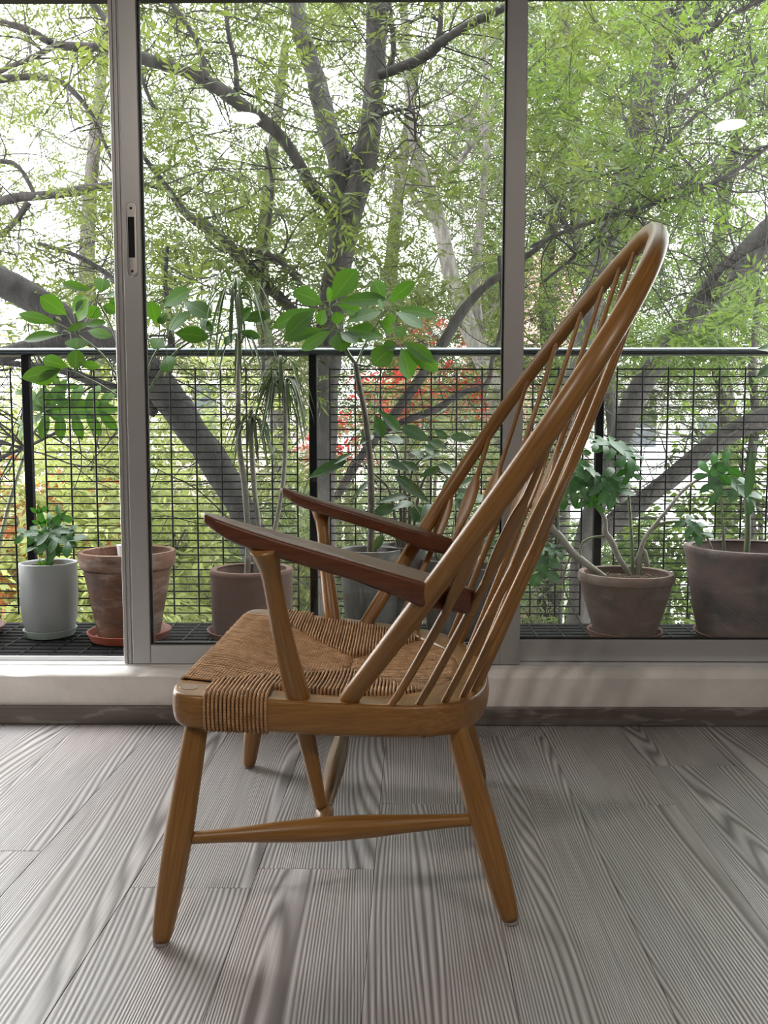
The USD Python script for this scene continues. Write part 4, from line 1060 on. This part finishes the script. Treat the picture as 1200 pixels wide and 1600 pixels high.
def spray(seed, L=0.30, leaves=5, pairs=3, ll=0.072, lw=0.019, droop=0.5):
    """A twig with compound leaves, as lists of leaflets (base, tip, normal, width) and a twig tube."""
    r = random.Random(seed)
    out = []
    twig = []
    for k in range(leaves):
        t = 0.15 + 0.85 * k / max(leaves - 1, 1)
        o = np.array([L * t, 0.02 * math.sin(6 * t), -0.06 * t * t])
        a = (k * 2.4 + r.uniform(-0.4, 0.4))
        d = unit([0.55 + r.uniform(-0.2, 0.3), math.cos(a), 0.8 * math.sin(a) - 0.25])
        R_ = r.uniform(0.09, 0.15)
        twig.append((o, o + d * R_ + np.array([0, 0, -droop * 0.04])))
        sd = unit(np.cross(d, [0, 0, 1.0]))
        for p in range(pairs + 1):
            q = o + d * R_ * (0.35 + 0.65 * p / pairs) + np.array([0, 0, -droop * 0.04 * (p / pairs) ** 2])
            for s in ((-1, 1) if p < pairs else (0,)):
                e = unit(d * (0.55 if s else 1) + sd * s * 0.9 + np.array([r.gauss(0, 0.18), r.gauss(0, 0.18), -droop * r.uniform(0.2, 1.0)]))
                n = unit(np.array([r.gauss(0, 0.5), r.gauss(0, 0.5), 1.0]))
                out.append((q, q + e * ll * r.uniform(0.75, 1.2), n, lw * r.uniform(0.8, 1.2)))
    return out, twig


def blade(b, t, n, w):
    """A leaflet of four triangles."""
    ax = t - b
    n = unit(n - ax * np.dot(n, ax) / np.dot(ax, ax))
    s = np.cross(unit(ax), n) * w / 2
    m = b + ax * 0.42
    v = np.array([b, m + s + n * w * 0.12, m - s + n * w * 0.12, t, m - n * w * 0.05])
    return v, np.array([[0, 1, 4], [0, 4, 2], [1, 3, 4], [4, 3, 2]])


def spray_mesh(sp):
    lf, tw = sp
    parts = [blade(*x) for x in lf]
    parts += [tube(np.array([a, (a + b) / 2, b]), [0.0015, 0.0012, 0.0008], 3, caps=False)[:2] for a, b in tw]
    parts.append(tube(np.array([[0, 0, 0], tw[len(tw) // 2][0], tw[-1][0]]), [0.003, 0.0022, 0.0014], 4, caps=False)[:2])
    return joined(parts)[:2]


KINDS = {'ash': dict(L=0.30, leaves=7, pairs=3, ll=0.060, lw=0.0155), 'fine': dict(L=0.30, leaves=8, pairs=4, ll=0.048, lw=0.0125), 'broad': dict(L=0.26, leaves=6, pairs=2, ll=0.070, lw=0.034, droop=0.35)}
SPRAYS = {k: [spray(100 + 17 * i + len(k), **v) for i in range(5)] for k, v in KINDS.items()}
SMESH = {k: [spray_mesh(s) for s in v] for k, v in SPRAYS.items()}


def quats(n, r):
    """Random headings, mildly tilted."""
    az, ti, ro = r.uniform(0, 2 * np.pi, n), r.normal(-0.15, 0.5, n), r.uniform(-0.7, 0.7, n)

    def qm(a, b):
        return np.stack([a[0] * b[0] - a[1] * b[1] - a[2] * b[2] - a[3] * b[3], a[0] * b[1] + a[1] * b[0] + a[2] * b[3] - a[3] * b[2],
                         a[0] * b[2] - a[1] * b[3] + a[2] * b[0] + a[3] * b[1], a[0] * b[3] + a[1] * b[2] - a[2] * b[1] + a[3] * b[0]])
    o = np.zeros(n)
    return qm(qm(np.stack([np.cos(az / 2), o, o, np.sin(az / 2)]), np.stack([np.cos(ti / 2), o, np.sin(ti / 2), o])), np.stack([np.cos(ro / 2), np.sin(ro / 2), o, o])).T


def q_rot(q, v):
    w, u = q[0], q[1:]
    return v + 2 * np.cross(u, np.cross(u, v) + w * v)


def foliage(parent, P, kind, mat, seed, smin=0.8, smax=1.25, singles=0):
    """Sprays of leaves at the points P: one instancer, but the leaflets of the sprays nearest to the room are parts of their own."""
    r = np.random.RandomState(seed)
    n = len(P)
    Q, S, I = quats(n, r), r.uniform(smin, smax, n), r.randint(0, 5, n)
    near = []
    if singles:
        order = np.argsort(P[:, 1] + 0.0 * P[:, 0])
        vis = [k for k in order if abs(P[k, 0]) < 0.46 * P[k, 1] and -0.24 * P[k, 1] < P[k, 2] - EYE < 0.54 * P[k, 1]]
        c = 0
        for k in vis:
            m = len(SPRAYS[kind][I[k]][0])
            if c + m > singles:
                break
            near.append(k); c += m
    for k in near:
        for (b, t, nn, w) in SPRAYS[kind][I[k]][0]:
            v, f = blade(q_rot(Q[k], b * S[k]) + P[k], q_rot(Q[k], t * S[k]) + P[k], q_rot(Q[k], nn), w * S[k])
            obj('leaf', (v, f), mat, parent, smooth=True)
    keep = np.setdiff1d(np.arange(n), near)
    path = path_for('foliage', parent)
    pi = UsdGeom.PointInstancer.Define(stage, path)
    for k in range(5):
        usdkit.mesh(stage, path + '/leaf_spray' + ('' if k == 0 else '_%03d' % k), SMESH[kind][k], mat, smooth=True)
        pi.GetPrototypesRel().AddTarget(path + '/leaf_spray' + ('' if k == 0 else '_%03d' % k))
    pi.CreateProtoIndicesAttr(Vt.IntArray.FromNumpy(I[keep].astype(np.int32)))
    pi.CreatePositionsAttr(Vt.Vec3fArray.FromNumpy(P[keep].astype(np.float32)))
    pi.CreateScalesAttr(Vt.Vec3fArray.FromNumpy(np.repeat(S[keep][:, None], 3, 1).astype(np.float32)))
    pi.CreateOrientationsAttr(Vt.QuathArray([Gf.Quath(float(a), float(b), float(c), float(d)) for a, b, c, d in Q[keep]]))
    tag(pi.GetPrim(), kind='stuff')


def cloud(n, lo, hi, seed, freq=1.1, thr=0.47, fan=0.60, soft=0.06):
    """About n points in the box lo..hi, gathered in clumps; only where the photo or a step aside could see them."""
    r = np.random.RandomState(seed)
    P = r.uniform(lo, hi, (n * 6, 3))
    d = meshkit.fbm(P * freq + seed * 3.1, 3, seed)
    P = P[(d + r.normal(0, soft, len(P)) > thr) & (np.abs(P[:, 0]) < fan * P[:, 1] + 0.6)]
    return P[:n]


def ball(n, c, rad, seed, shell=0.45):
    r = np.random.RandomState(seed)
    d = r.normal(size=(n, 3)); d /= np.linalg.norm(d, axis=1, keepdims=True)
    q = (shell + (1 - shell) * r.uniform(0, 1, (n, 1))) * (1 + 0.35 * (meshkit.fbm(d * 2 + seed, 3, seed)[:, None] - 0.5))
    return np.asarray(c) + d * q * np.asarray(rad)


def limb(pts, Y0, Y1=None):
    """Pixel traces (x, y, width) to 3D points and radii between distances Y0 and Y1."""
    n = len(pts)
    Y = np.linspace(Y0, Y0 if Y1 is None else Y1, n)
    return np.array([at(a, b, y) for (a, b, w), y in zip(pts, Y)]), np.array([w / 2 / FPX * y for (a, b, w), y in zip(pts, Y)])


def wood_part(name, parent, pts, mat, Y0, Y1=None, sides=12):
    P, R_ = limb(pts, Y0, Y1)
    S = spline(np.column_stack([P, R_]), 7 * (len(P) - 1) + 1)
    v, f, uv = tube(S[:, :3], np.maximum(S[:, 3], 0.001), sides)
    n = len(S) * sides
    k = meshkit.fbm(v[:n] * [9, 9, 5], 3, 4) - 0.5
    c = np.repeat(S[:, :3], sides, 0)
    v[:n] += (v[:n] - c) * (k * 0.45)[:, None]
    obj(name, (v, f), mat, parent, smooth=True)
    return S


def twigs(parent, paths, n, mat, seed, lo=0.25, hi=0.9, rad=0.006, up=0.3):
    r = random.Random(seed)
    parts = []
    for _ in range(n):
        S = paths[r.randrange(len(paths))]
        p = S[r.randrange(1, len(S)), :3]
        d = unit([r.gauss(0, 1), r.gauss(0, 0.5), r.gauss(up, 0.7)])
        L = r.uniform(lo, hi)
        q = [p]
        for k in range(5):
            d = unit(d + np.array([r.gauss(0, 0.25), r.gauss(0, 0.2), r.gauss(-0.02, 0.25)]))
            q.append(q[-1] + d * L / 5)
        rr = rad * r.uniform(0.5, 1.2)
        parts.append(tube(spline(np.array(q), 12), np.linspace(rr, rr * 0.3, 12), 5)[:2])
        for _ in range(2):
            k = r.randrange(2, 5)
            d2 = unit(np.array([r.gauss(0, 1), r.gauss(0, 0.6), r.gauss(0, 0.8)]))
            e = q[k] + d2 * L * r.uniform(0.2, 0.5)
            parts.append(tube(np.array([q[k], (q[k] + e) / 2 + [0, 0, -0.02], e]), [rr * 0.5, rr * 0.4, rr * 0.2], 4)[:2])
    obj('twigs', joined(parts)[:2], mat, parent, smooth=60, kind='stuff')


def tree(name, label, trunk, branches, bark, group=None):
    t = thing(name, label, 'tree', group=group)
    paths = []
    if trunk:
        paths.append(wood_part('trunk', t, trunk[0], bark, *trunk[1:], sides=16))
    for b in branches:
        paths.append(wood_part('branch', t, b[0], bark, *b[1:]))
    return t, paths


# the forked tree in the middle
t1, p1 = tree('forked_tree', 'dark forked tree straight behind the middle pane', ([(506, 1650, 44), (508, 985, 37), (506, 800, 36), (508, 640, 38), (515, 520, 40), (528, 430, 42), (540, 345, 46)], 5.0),
              [([(538, 352, 40), (562, 285, 36), (577, 220, 33), (583, 140, 32), (588, 60, 32), (590, -160, 30)], 5.0, 5.3), ([(540, 345, 36), (528, 250, 34), (512, 200, 32), (497, 140, 30), (480, 80, 26), (465, 20, 24), (440, -160, 22)], 5.05, 5.8),
               ([(524, 338, 16), (490, 295, 18), (455, 235, 19), (425, 200, 20), (385, 170, 20), (340, 138, 20), (290, 112, 18), (225, 92, 17), (180, 76, 14), (90, 70, 12), (40, 45, 10), (-60, 20, 8)], 4.95, 4.5),
               ([(90, 70, 9), (50, 90, 8), (0, 112, 7), (-60, 150, 6)], 4.55), ([(370, 155, 9), (368, 100, 8), (355, 40, 7), (350, -60, 7)], 4.8), ([(322, 125, 9), (310, 70, 8), (265, 0, 8)], 4.7),
               ([(592, 118, 14), (640, 100, 15), (675, 80, 15), (690, 65, 14), (740, 35, 13), (790, 10, 12), (920, -60, 8)], 5.1, 4.8), ([(680, 75, 9), (688, 40, 8), (690, -40, 7)], 5.0), ([(606, 112, 8), (615, 70, 8), (603, -30, 7)], 5.1),
               ([(520, 575, 15), (470, 500, 16), (430, 458, 17), (385, 412, 18), (340, 368, 18), (292, 335, 14), (262, 295, 9), (225, 245, 7), (200, 200, 5)], 4.95, 4.6), ([(470, 445, 9), (440, 410, 9), (400, 392, 8), (350, 392, 6), (320, 370, 5)], 4.8), ([(412, 600, 5), (410, 420, 6), (425, 300, 6), (415, 230, 5)], 4.8), ([(545, 255, 10), (560, 230, 9), (575, 190, 7), (640, 172, 5), (650, 220, 4)], 5.0)], bark_dark)
twigs(t1, p1[1:], 190, bark_dark, 11)
foliage(t1, np.vstack([cloud(420, (-2.8, 5.15, 1.5), (2.0, 7.0, 4.8), 21, thr=0.52), cloud(55, (-2.4, 4.3, 1.9), (1.2, 5.0, 3.4), 41, thr=0.55)]), 'ash', fol_near, 31, singles=280)

t2, p2 = tree('leaning_tree', 'thick dark leaning trunk crossing behind the left door stile', ([(470, 1500, 58), (440, 1060, 52), (400, 860, 48), (375, 790, 46), (330, 715, 46), (285, 650, 46), (240, 590, 50), (205, 555, 50), (150, 525, 44), (120, 510, 42), (70, 478, 42), (30, 455, 44), (0, 440, 46), (-160, 360, 44)], 4.2, 3.9),
              [([(205, 562, 24), (190, 548, 22), (150, 530, 24), (100, 530, 26), (40, 545, 24), (0, 556, 24), (-90, 580, 24)], 4.0), ([(245, 640, 24), (200, 618, 22), (165, 605, 20), (130, 590, 16), (95, 578, 13), (40, 570, 10), (-20, 565, 8)], 4.1), ([(90, 675, 5), (45, 697, 5), (25, 705, 5), (-30, 726, 6)], 3.9),
               ([(255, 600, 14), (268, 560, 12), (265, 500, 10), (258, 440, 8), (262, 380, 6)], 4.2)], bark_black)
twigs(t2, p2, 60, bark_black, 12)
foliage(t2, np.vstack([cloud(130, (-2.6, 4.4, 1.0), (0.2, 5.4, 2.9), 22, thr=0.52), cloud(30, (-2.2, 3.6, 1.2), (-0.3, 4.2, 2.6), 42, thr=0.55)]), 'ash', fol_near, 32, singles=270)

t3, p3 = tree('overhanging_tree', 'tree beyond the left edge whose thin dark branches reach in from the left', ([(-420, 1400, 60), (-380, 700, 52), (-320, 420, 44), (-260, 330, 36)], 5.2),
              [([(-260, 330, 22), (-60, 330, 16), (0, 315, 14), (30, 308, 14), (60, 306, 12), (110, 300, 14), (150, 293, 12), (215, 286, 9), (270, 300, 6)], 5.2), ([(45, 316, 10), (20, 350, 9), (-10, 372, 8), (-80, 400, 6)], 5.2), ([(-260, 320, 14), (-60, 262, 9), (0, 252, 8), (30, 262, 7), (55, 305, 6)], 5.2),
               ([(-300, 250, 20), (-100, 150, 14), (60, 120, 10), (130, 160, 8), (175, 250, 6)], 5.6), ([(140, 0, 10), (165, 30, 10), (182, 60, 9), (215, 110, 7), (240, 170, 5)], 5.4), ([(60, 380, 6), (120, 400, 7), (170, 430, 8), (200, 460, 8), (240, 480, 6)], 5.0)], bark_dark)
twigs(t3, p3[1:], 150, bark_dark, 13, rad=0.005)
foliage(t3, cloud(190, (-3.4, 5.0, 1.0), (-0.6, 6.6, 4.4), 23, thr=0.52), 'ash', fol_near, 33, singles=270)

t4, p4 = tree('tall_grey_tree', 'tall slender grey-brown tree rising behind the top of the chair hoop', ([(850, 1200, 42), (870, 760, 38), (900, 600, 36), (922, 480, 34), (945, 390, 32), (960, 330, 32), (985, 240, 30), (1010, 150, 28), (1030, 95, 26), (1035, 40, 22), (1020, -160, 20)], 8.0),
              [([(1035, 88, 20), (1060, 40, 18), (1085, -120, 16)], 8.0), ([(1040, 85, 10), (1090, 60, 10), (1150, 20, 8), (1250, -30, 7)], 8.0, 7.4), ([(985, 245, 8), (1040, 180, 7), (1110, 120, 6), (1200, 90, 5)], 7.8), ([(950, 380, 10), (1010, 320, 9), (1090, 280, 8), (1160, 230, 6)], 7.8, 7.2)], bark_dark)
twigs(t4, p4, 220, bark_dark, 14, 0.4, 1.5, 0.009)
foliage(t4, np.vstack([cloud(700, (0.9, 8.3, 1.4), (5.4, 10.0, 6.8), 24, thr=0.48), cloud(16, (1.2, 6.6, 1.8), (4.4, 7.8, 5.2), 44, thr=0.56)]), 'ash', fol_right, 34, singles=280)

t5, p5 = tree('spreading_tree', 'stout grey tree with big limbs slanting out to the right edge', ([(890, 1500, 44), (905, 1000, 38), (915, 850, 36), (940, 760, 32), (965, 690, 32), (985, 640, 34), (1010, 590, 34), (1050, 540, 34), (1090, 485, 38), (1110, 460, 42), (1150, 415, 42), (1200, 365, 40), (1330, 240, 36)], 5.6),
              [([(1112, 462, 26), (1160, 420, 26), (1200, 395, 24), (1330, 330, 22)], 5.5), ([(912, 866, 30), (955, 820, 30), (1000, 785, 30), (1050, 745, 30), (1100, 705, 30), (1150, 672, 30), (1200, 650, 32), (1330, 590, 30)], 5.6, 5.2),
               ([(1040, 550, 8), (1120, 470, 7), (1140, 430, 8), (1205, 420, 6)], 5.3), ([(830, 385, 6), (900, 355, 7), (1000, 325, 7), (1080, 300, 7), (1160, 260, 6), (1260, 180, 6)], 5.0), ([(850, 440, 5), (930, 370, 5), (1020, 250, 6), (1100, 170, 6), (1200, 110, 6)], 5.2),
               ([(1175, 880, 14), (1170, 760, 14), (1180, 660, 14), (1176, 560, 12), (1190, 440, 10)], 6.2)], bark_dark)
twigs(t5, p5, 260, bark_dark, 15, rad=0.006)
foliage(t5, np.vstack([cloud(45, (0.6, 5.0, 1.6), (3.6, 7.0, 4.6), 25, thr=0.56), ball(20, at(880, 190, 4.7), (0.45, 0.4, 0.22), 5, 0.1), ball(14, at(1030, 270, 4.8), (0.40, 0.4, 0.22), 6, 0.1), ball(16, at(1130, 60, 4.6), (0.45, 0.4, 0.3), 7, 0.1), ball(9, at(1010, 330, 4.9), (0.4, 0.4, 0.2), 8, 0.1), ball(30, at(1130, 525, 4.6), (0.75, 0.5, 0.16), 9, 0.1)]), 'ash', fol_right, 35, singles=290)

t6, p6 = tree('pale_trunk_tree', 'pale trunked tree leaning left behind the right part of the middle pane', ([(800, 1100, 34), (780, 700, 30), (775, 620, 28), (745, 545, 28), (720, 480, 26), (700, 410, 24), (685, 340, 22), (665, 290, 20), (650, 240, 17), (640, 150, 14), (625, -80, 12)], 9.0),
              [([(762, 600, 14), (748, 500, 14), (742, 440, 16), (752, 330, 12), (760, 200, 10), (755, -20, 8)], 9.2), ([(690, 360, 9), (640, 300, 8), (610, 230, 6)], 9.0), ([(670, 300, 8), (720, 250, 7), (760, 200, 5)], 8.8)], bark_pale)
twigs(t6, p6, 110, bark_pale, 16, 0.4, 1.4, 0.010)
foliage(t6, np.vstack([cloud(420, (-1.6, 9.2, 1.4), (2.6, 11.0, 7.0), 27, thr=0.51), cloud(55, (-1.4, 7.4, 1.5), (1.2, 8.8, 5.4), 47, thr=0.54)]), 'fine', fol_near, 36, 0.9, 1.5)

t7, p7 = tree('slender_tree', 'slender dark sapling slanting up to the right behind the central plant', ([(470, 1300, 14), (505, 830, 12), (530, 770, 14), (570, 705, 14), (610, 655, 15), (650, 600, 15), (690, 540, 16), (720, 490, 15), (755, 450, 13), (790, 425, 11), (850, 380, 8)], 5.2),
              [([(560, 715, 9), (600, 675, 10), (640, 655, 11), (680, 640, 11), (720, 615, 10), (760, 600, 9), (770, 560, 8), (785, 500, 7), (780, 400, 6)], 5.2)], bark_dark)
twigs(t7, p7, 50, bark_dark, 17, rad=0.004)
foliage(t7, cloud(70, (-0.6, 5.3, 0.5), (1.4, 6.2, 1.9), 28, thr=0.52), 'ash', fol_near, 37, singles=200)

t8, p8 = tree('blue_grey_tree', 'thin bluish-grey trunk left of the tall tree beyond the chair top', ([(990, 1000, 22), (940, 500, 20), (905, 390, 18), (898, 300, 15), (897, 200, 16), (890, 120, 14), (878, -80, 12)], 10.5),
              [([(903, 380, 8), (870, 330, 8), (840, 260, 6)], 10.5), ([(897, 205, 8), (870, 140, 8), (830, 70, 6)], 10.5)], bark_dark)
twigs(t8, p8, 60, bark_grey, 18, 0.5, 1.5, 0.011)
foliage(t8, cloud(700, (0.4, 10.7, 1.6), (5.8, 12.4, 7.8), 29, thr=0.47), 'ash', fol_right, 38, 1.0, 1.5)

FAR = [(-120, 12.2, 260, 0.55, 'thin pale-leaved far tree at the left, sky showing through it'), (150, 11.6, 240, 0.55, 'far tree with sparse crown behind the left door stile'), (420, 12.4, 420, 0.53, 'far tree left of the forked trunk, over the pale house'),
       (620, 12.6, 520, 0.51, 'far tree right of the forked trunk above the outbuilding'), (860, 13.2, 950, 0.45, 'far dense tree over the pink house'), (1120, 13.0, 1050, 0.44, 'far dense tree over the white house at the right')]
for k, (px, Y, n, thr, lab) in enumerate(FAR):
    base = at(px, 700, Y)
    t = thing('background_tree', lab, 'tree')
    P0 = np.array([[base[0], Y, GROUND], [base[0] + 0.2, Y, 0.6], [base[0] - 0.1, Y + 0.1, 3.0], [base[0] + 0.3, Y, 6.4]])
    v, f, uv = rod(P0, [0.17, 0.14, 0.11, 0.06], 20, 10)
    obj('trunk', (v, f), bark_grey, t, smooth=True)
    S = spline(np.column_stack([P0, [0.1] * 4]), 30)
    twigs(t, [S[10:]], 50, bark_grey, 50 + k, 0.8, 2.6, 0.016)
    foliage(t, cloud(n, (base[0] - 1.45, Y - 0.9, 1.0), (base[0] + 1.45, Y + 0.9, 8.4), 60 + k, thr=thr, freq=0.8), 'fine' if k % 2 else 'ash', fol_far, 70 + k, 1.2, 2.0)

SHR = [(-60, 5.6, 860, 230, 0.75, fol_rust, 'broad', 'rust-red leaved shrub low at the far left edge'), (70, 7.2, 760, 700, 1.5, fol_shrub, 'broad', 'sunny yellow-green shrub behind the white pot'), (150, 5.4, 905, 560, 0.85, fol_shrub, 'broad', 'yellow-green shrub low behind the tapered terracotta pot'),
       (290, 7.6, 770, 620, 1.35, fol_shrub, 'broad', 'light green shrub between the leaning trunk and the stile'), (420, 6.8, 900, 480, 1.05, fol_grey, 'fine', 'grey-green shrub behind the strap-leaved plant'), (560, 7.4, 860, 520, 1.15, fol_grey, 'ash', 'grey-green shrub behind the grey pot'),
       (700, 8.2, 760, 620, 1.25, fol_grey, 'ash', 'feathery shrub behind the middle of the chair back'), (655, 9.6, 610, 170, 0.75, fol_red, 'broad', 'red flowering shrub in front of the outbuilding'), (532, 9.6, 690, 60, 0.50, fol_red, 'broad', 'small red flowering shrub just right of the forked trunk'),
       (1030, 6.8, 900, 330, 0.75, fol_right, 'broad', 'green shrub low between the two right-hand pots'), (870, 7.8, 930, 260, 0.75, fol_grey, 'fine', 'grey-green shrub behind the chair back, left of the mossy pot'), (1230, 6.4, 720, 240, 0.75, fol_right, 'broad', 'bright green shrub at the right edge above the largest pot'),
       (165, 6.4, 860, 60, 0.45, fol_rust, 'broad', 'rust-tinted shrub half hidden behind the door stile')]
for k, (px, Y, py, n, rad, mat, kind, lab) in enumerate(SHR):
    c = at(px, py, Y)
    t = thing('garden_shrub', lab, 'shrub')
    st_ = []
    for j in range(7):
        a = j * 0.9 + k
        st_.append(rod([(c[0] + 0.1 * math.cos(a), Y + 0.1 * math.sin(a), GROUND), (c[0] + 0.3 * rad * math.cos(a), Y + 0.3 * rad * math.sin(a), c[2] - 0.6 * rad), (c[0] + 0.7 * rad * math.cos(a), Y + 0.6 * rad * math.sin(a), c[2] + 0.5 * rad * math.sin(j * 1.7))], [0.03, 0.018, 0.006], 12, 6)[:2])
    for s_ in st_:
        obj('stem', s_, bark_grey, t, smooth=True)
    foliage(t, ball(int(n * 0.42), c, (rad * 1.05, rad * 0.8, rad * 0.95), 80 + k, 0.35), kind, mat, 90 + k, 0.8, 1.25, singles=150 if Y < 7 else 0)
for k, (px, Y, n) in enumerate([(-40, 10.5, 600), (260, 11.0, 560), (480, 11.5, 500), (760, 11.5, 420), (1000, 10.5, 260), (1240, 10.0, 300)]):
    c = at(px, 900 if px < 900 else 960, Y)
    t = thing('hedge', ['clipped hedge far left behind the sunny shrub', 'hedge behind the door stile below the pale house', 'hedge low behind the forked trunk', 'hedge low between the outbuilding and the pink house', 'hedge in front of the white house', 'hedge at the right edge in front of the white house'][k], 'hedge')
    obj('stem', rod([(c[0], Y, GROUND), (c[0], Y, c[2])], [0.06, 0.03], 4, 8)[:2], bark_grey, t, smooth=True)
    foliage(t, ball(int(n * 0.55), c, (1.3, 0.7, 1.25), 110 + k, 0.3), 'fine', [fol_shrub, fol_shrub, fol_grey, fol_grey, fol_right, fol_grey][k], 120 + k, 1.0, 1.6)

# the cut-leaved plant that leans in from beyond the railing at the left
t = thing('cut_leaf_plant', 'bright green cut-leaved plant growing just beyond the railing at the left', 'plant')
YP = 3.25
for b, tp, w, n_, pr in (((68, 645), (188, 640), 0.20, (0, -1, 0.35), 5), ((70, 645), (35, 600), 0.10, (-0.2, -1, 0.3), 3), ((72, 645), (104, 592), 0.12, (0.1, -1, 0.2), 3), ((68, 650), (28, 672), 0.09, (0, -1, 0.4), 3)):
    v, f, uv = lobed(at(*b, YP), at(*tp, YP + 0.05), w, n_, pr, 0.42)
    obj('leaf', (v, f), schef_mat, t, smooth=True, uv=uv)
v, f, uv = rod([at(-60, 1300, YP), at(-10, 900, YP), at(40, 705, YP), at(72, 652, YP)], [0.012, 0.010, 0.007, 0.004], 20, 8)
obj('stem', (v, f), stem_green, t, smooth=True)
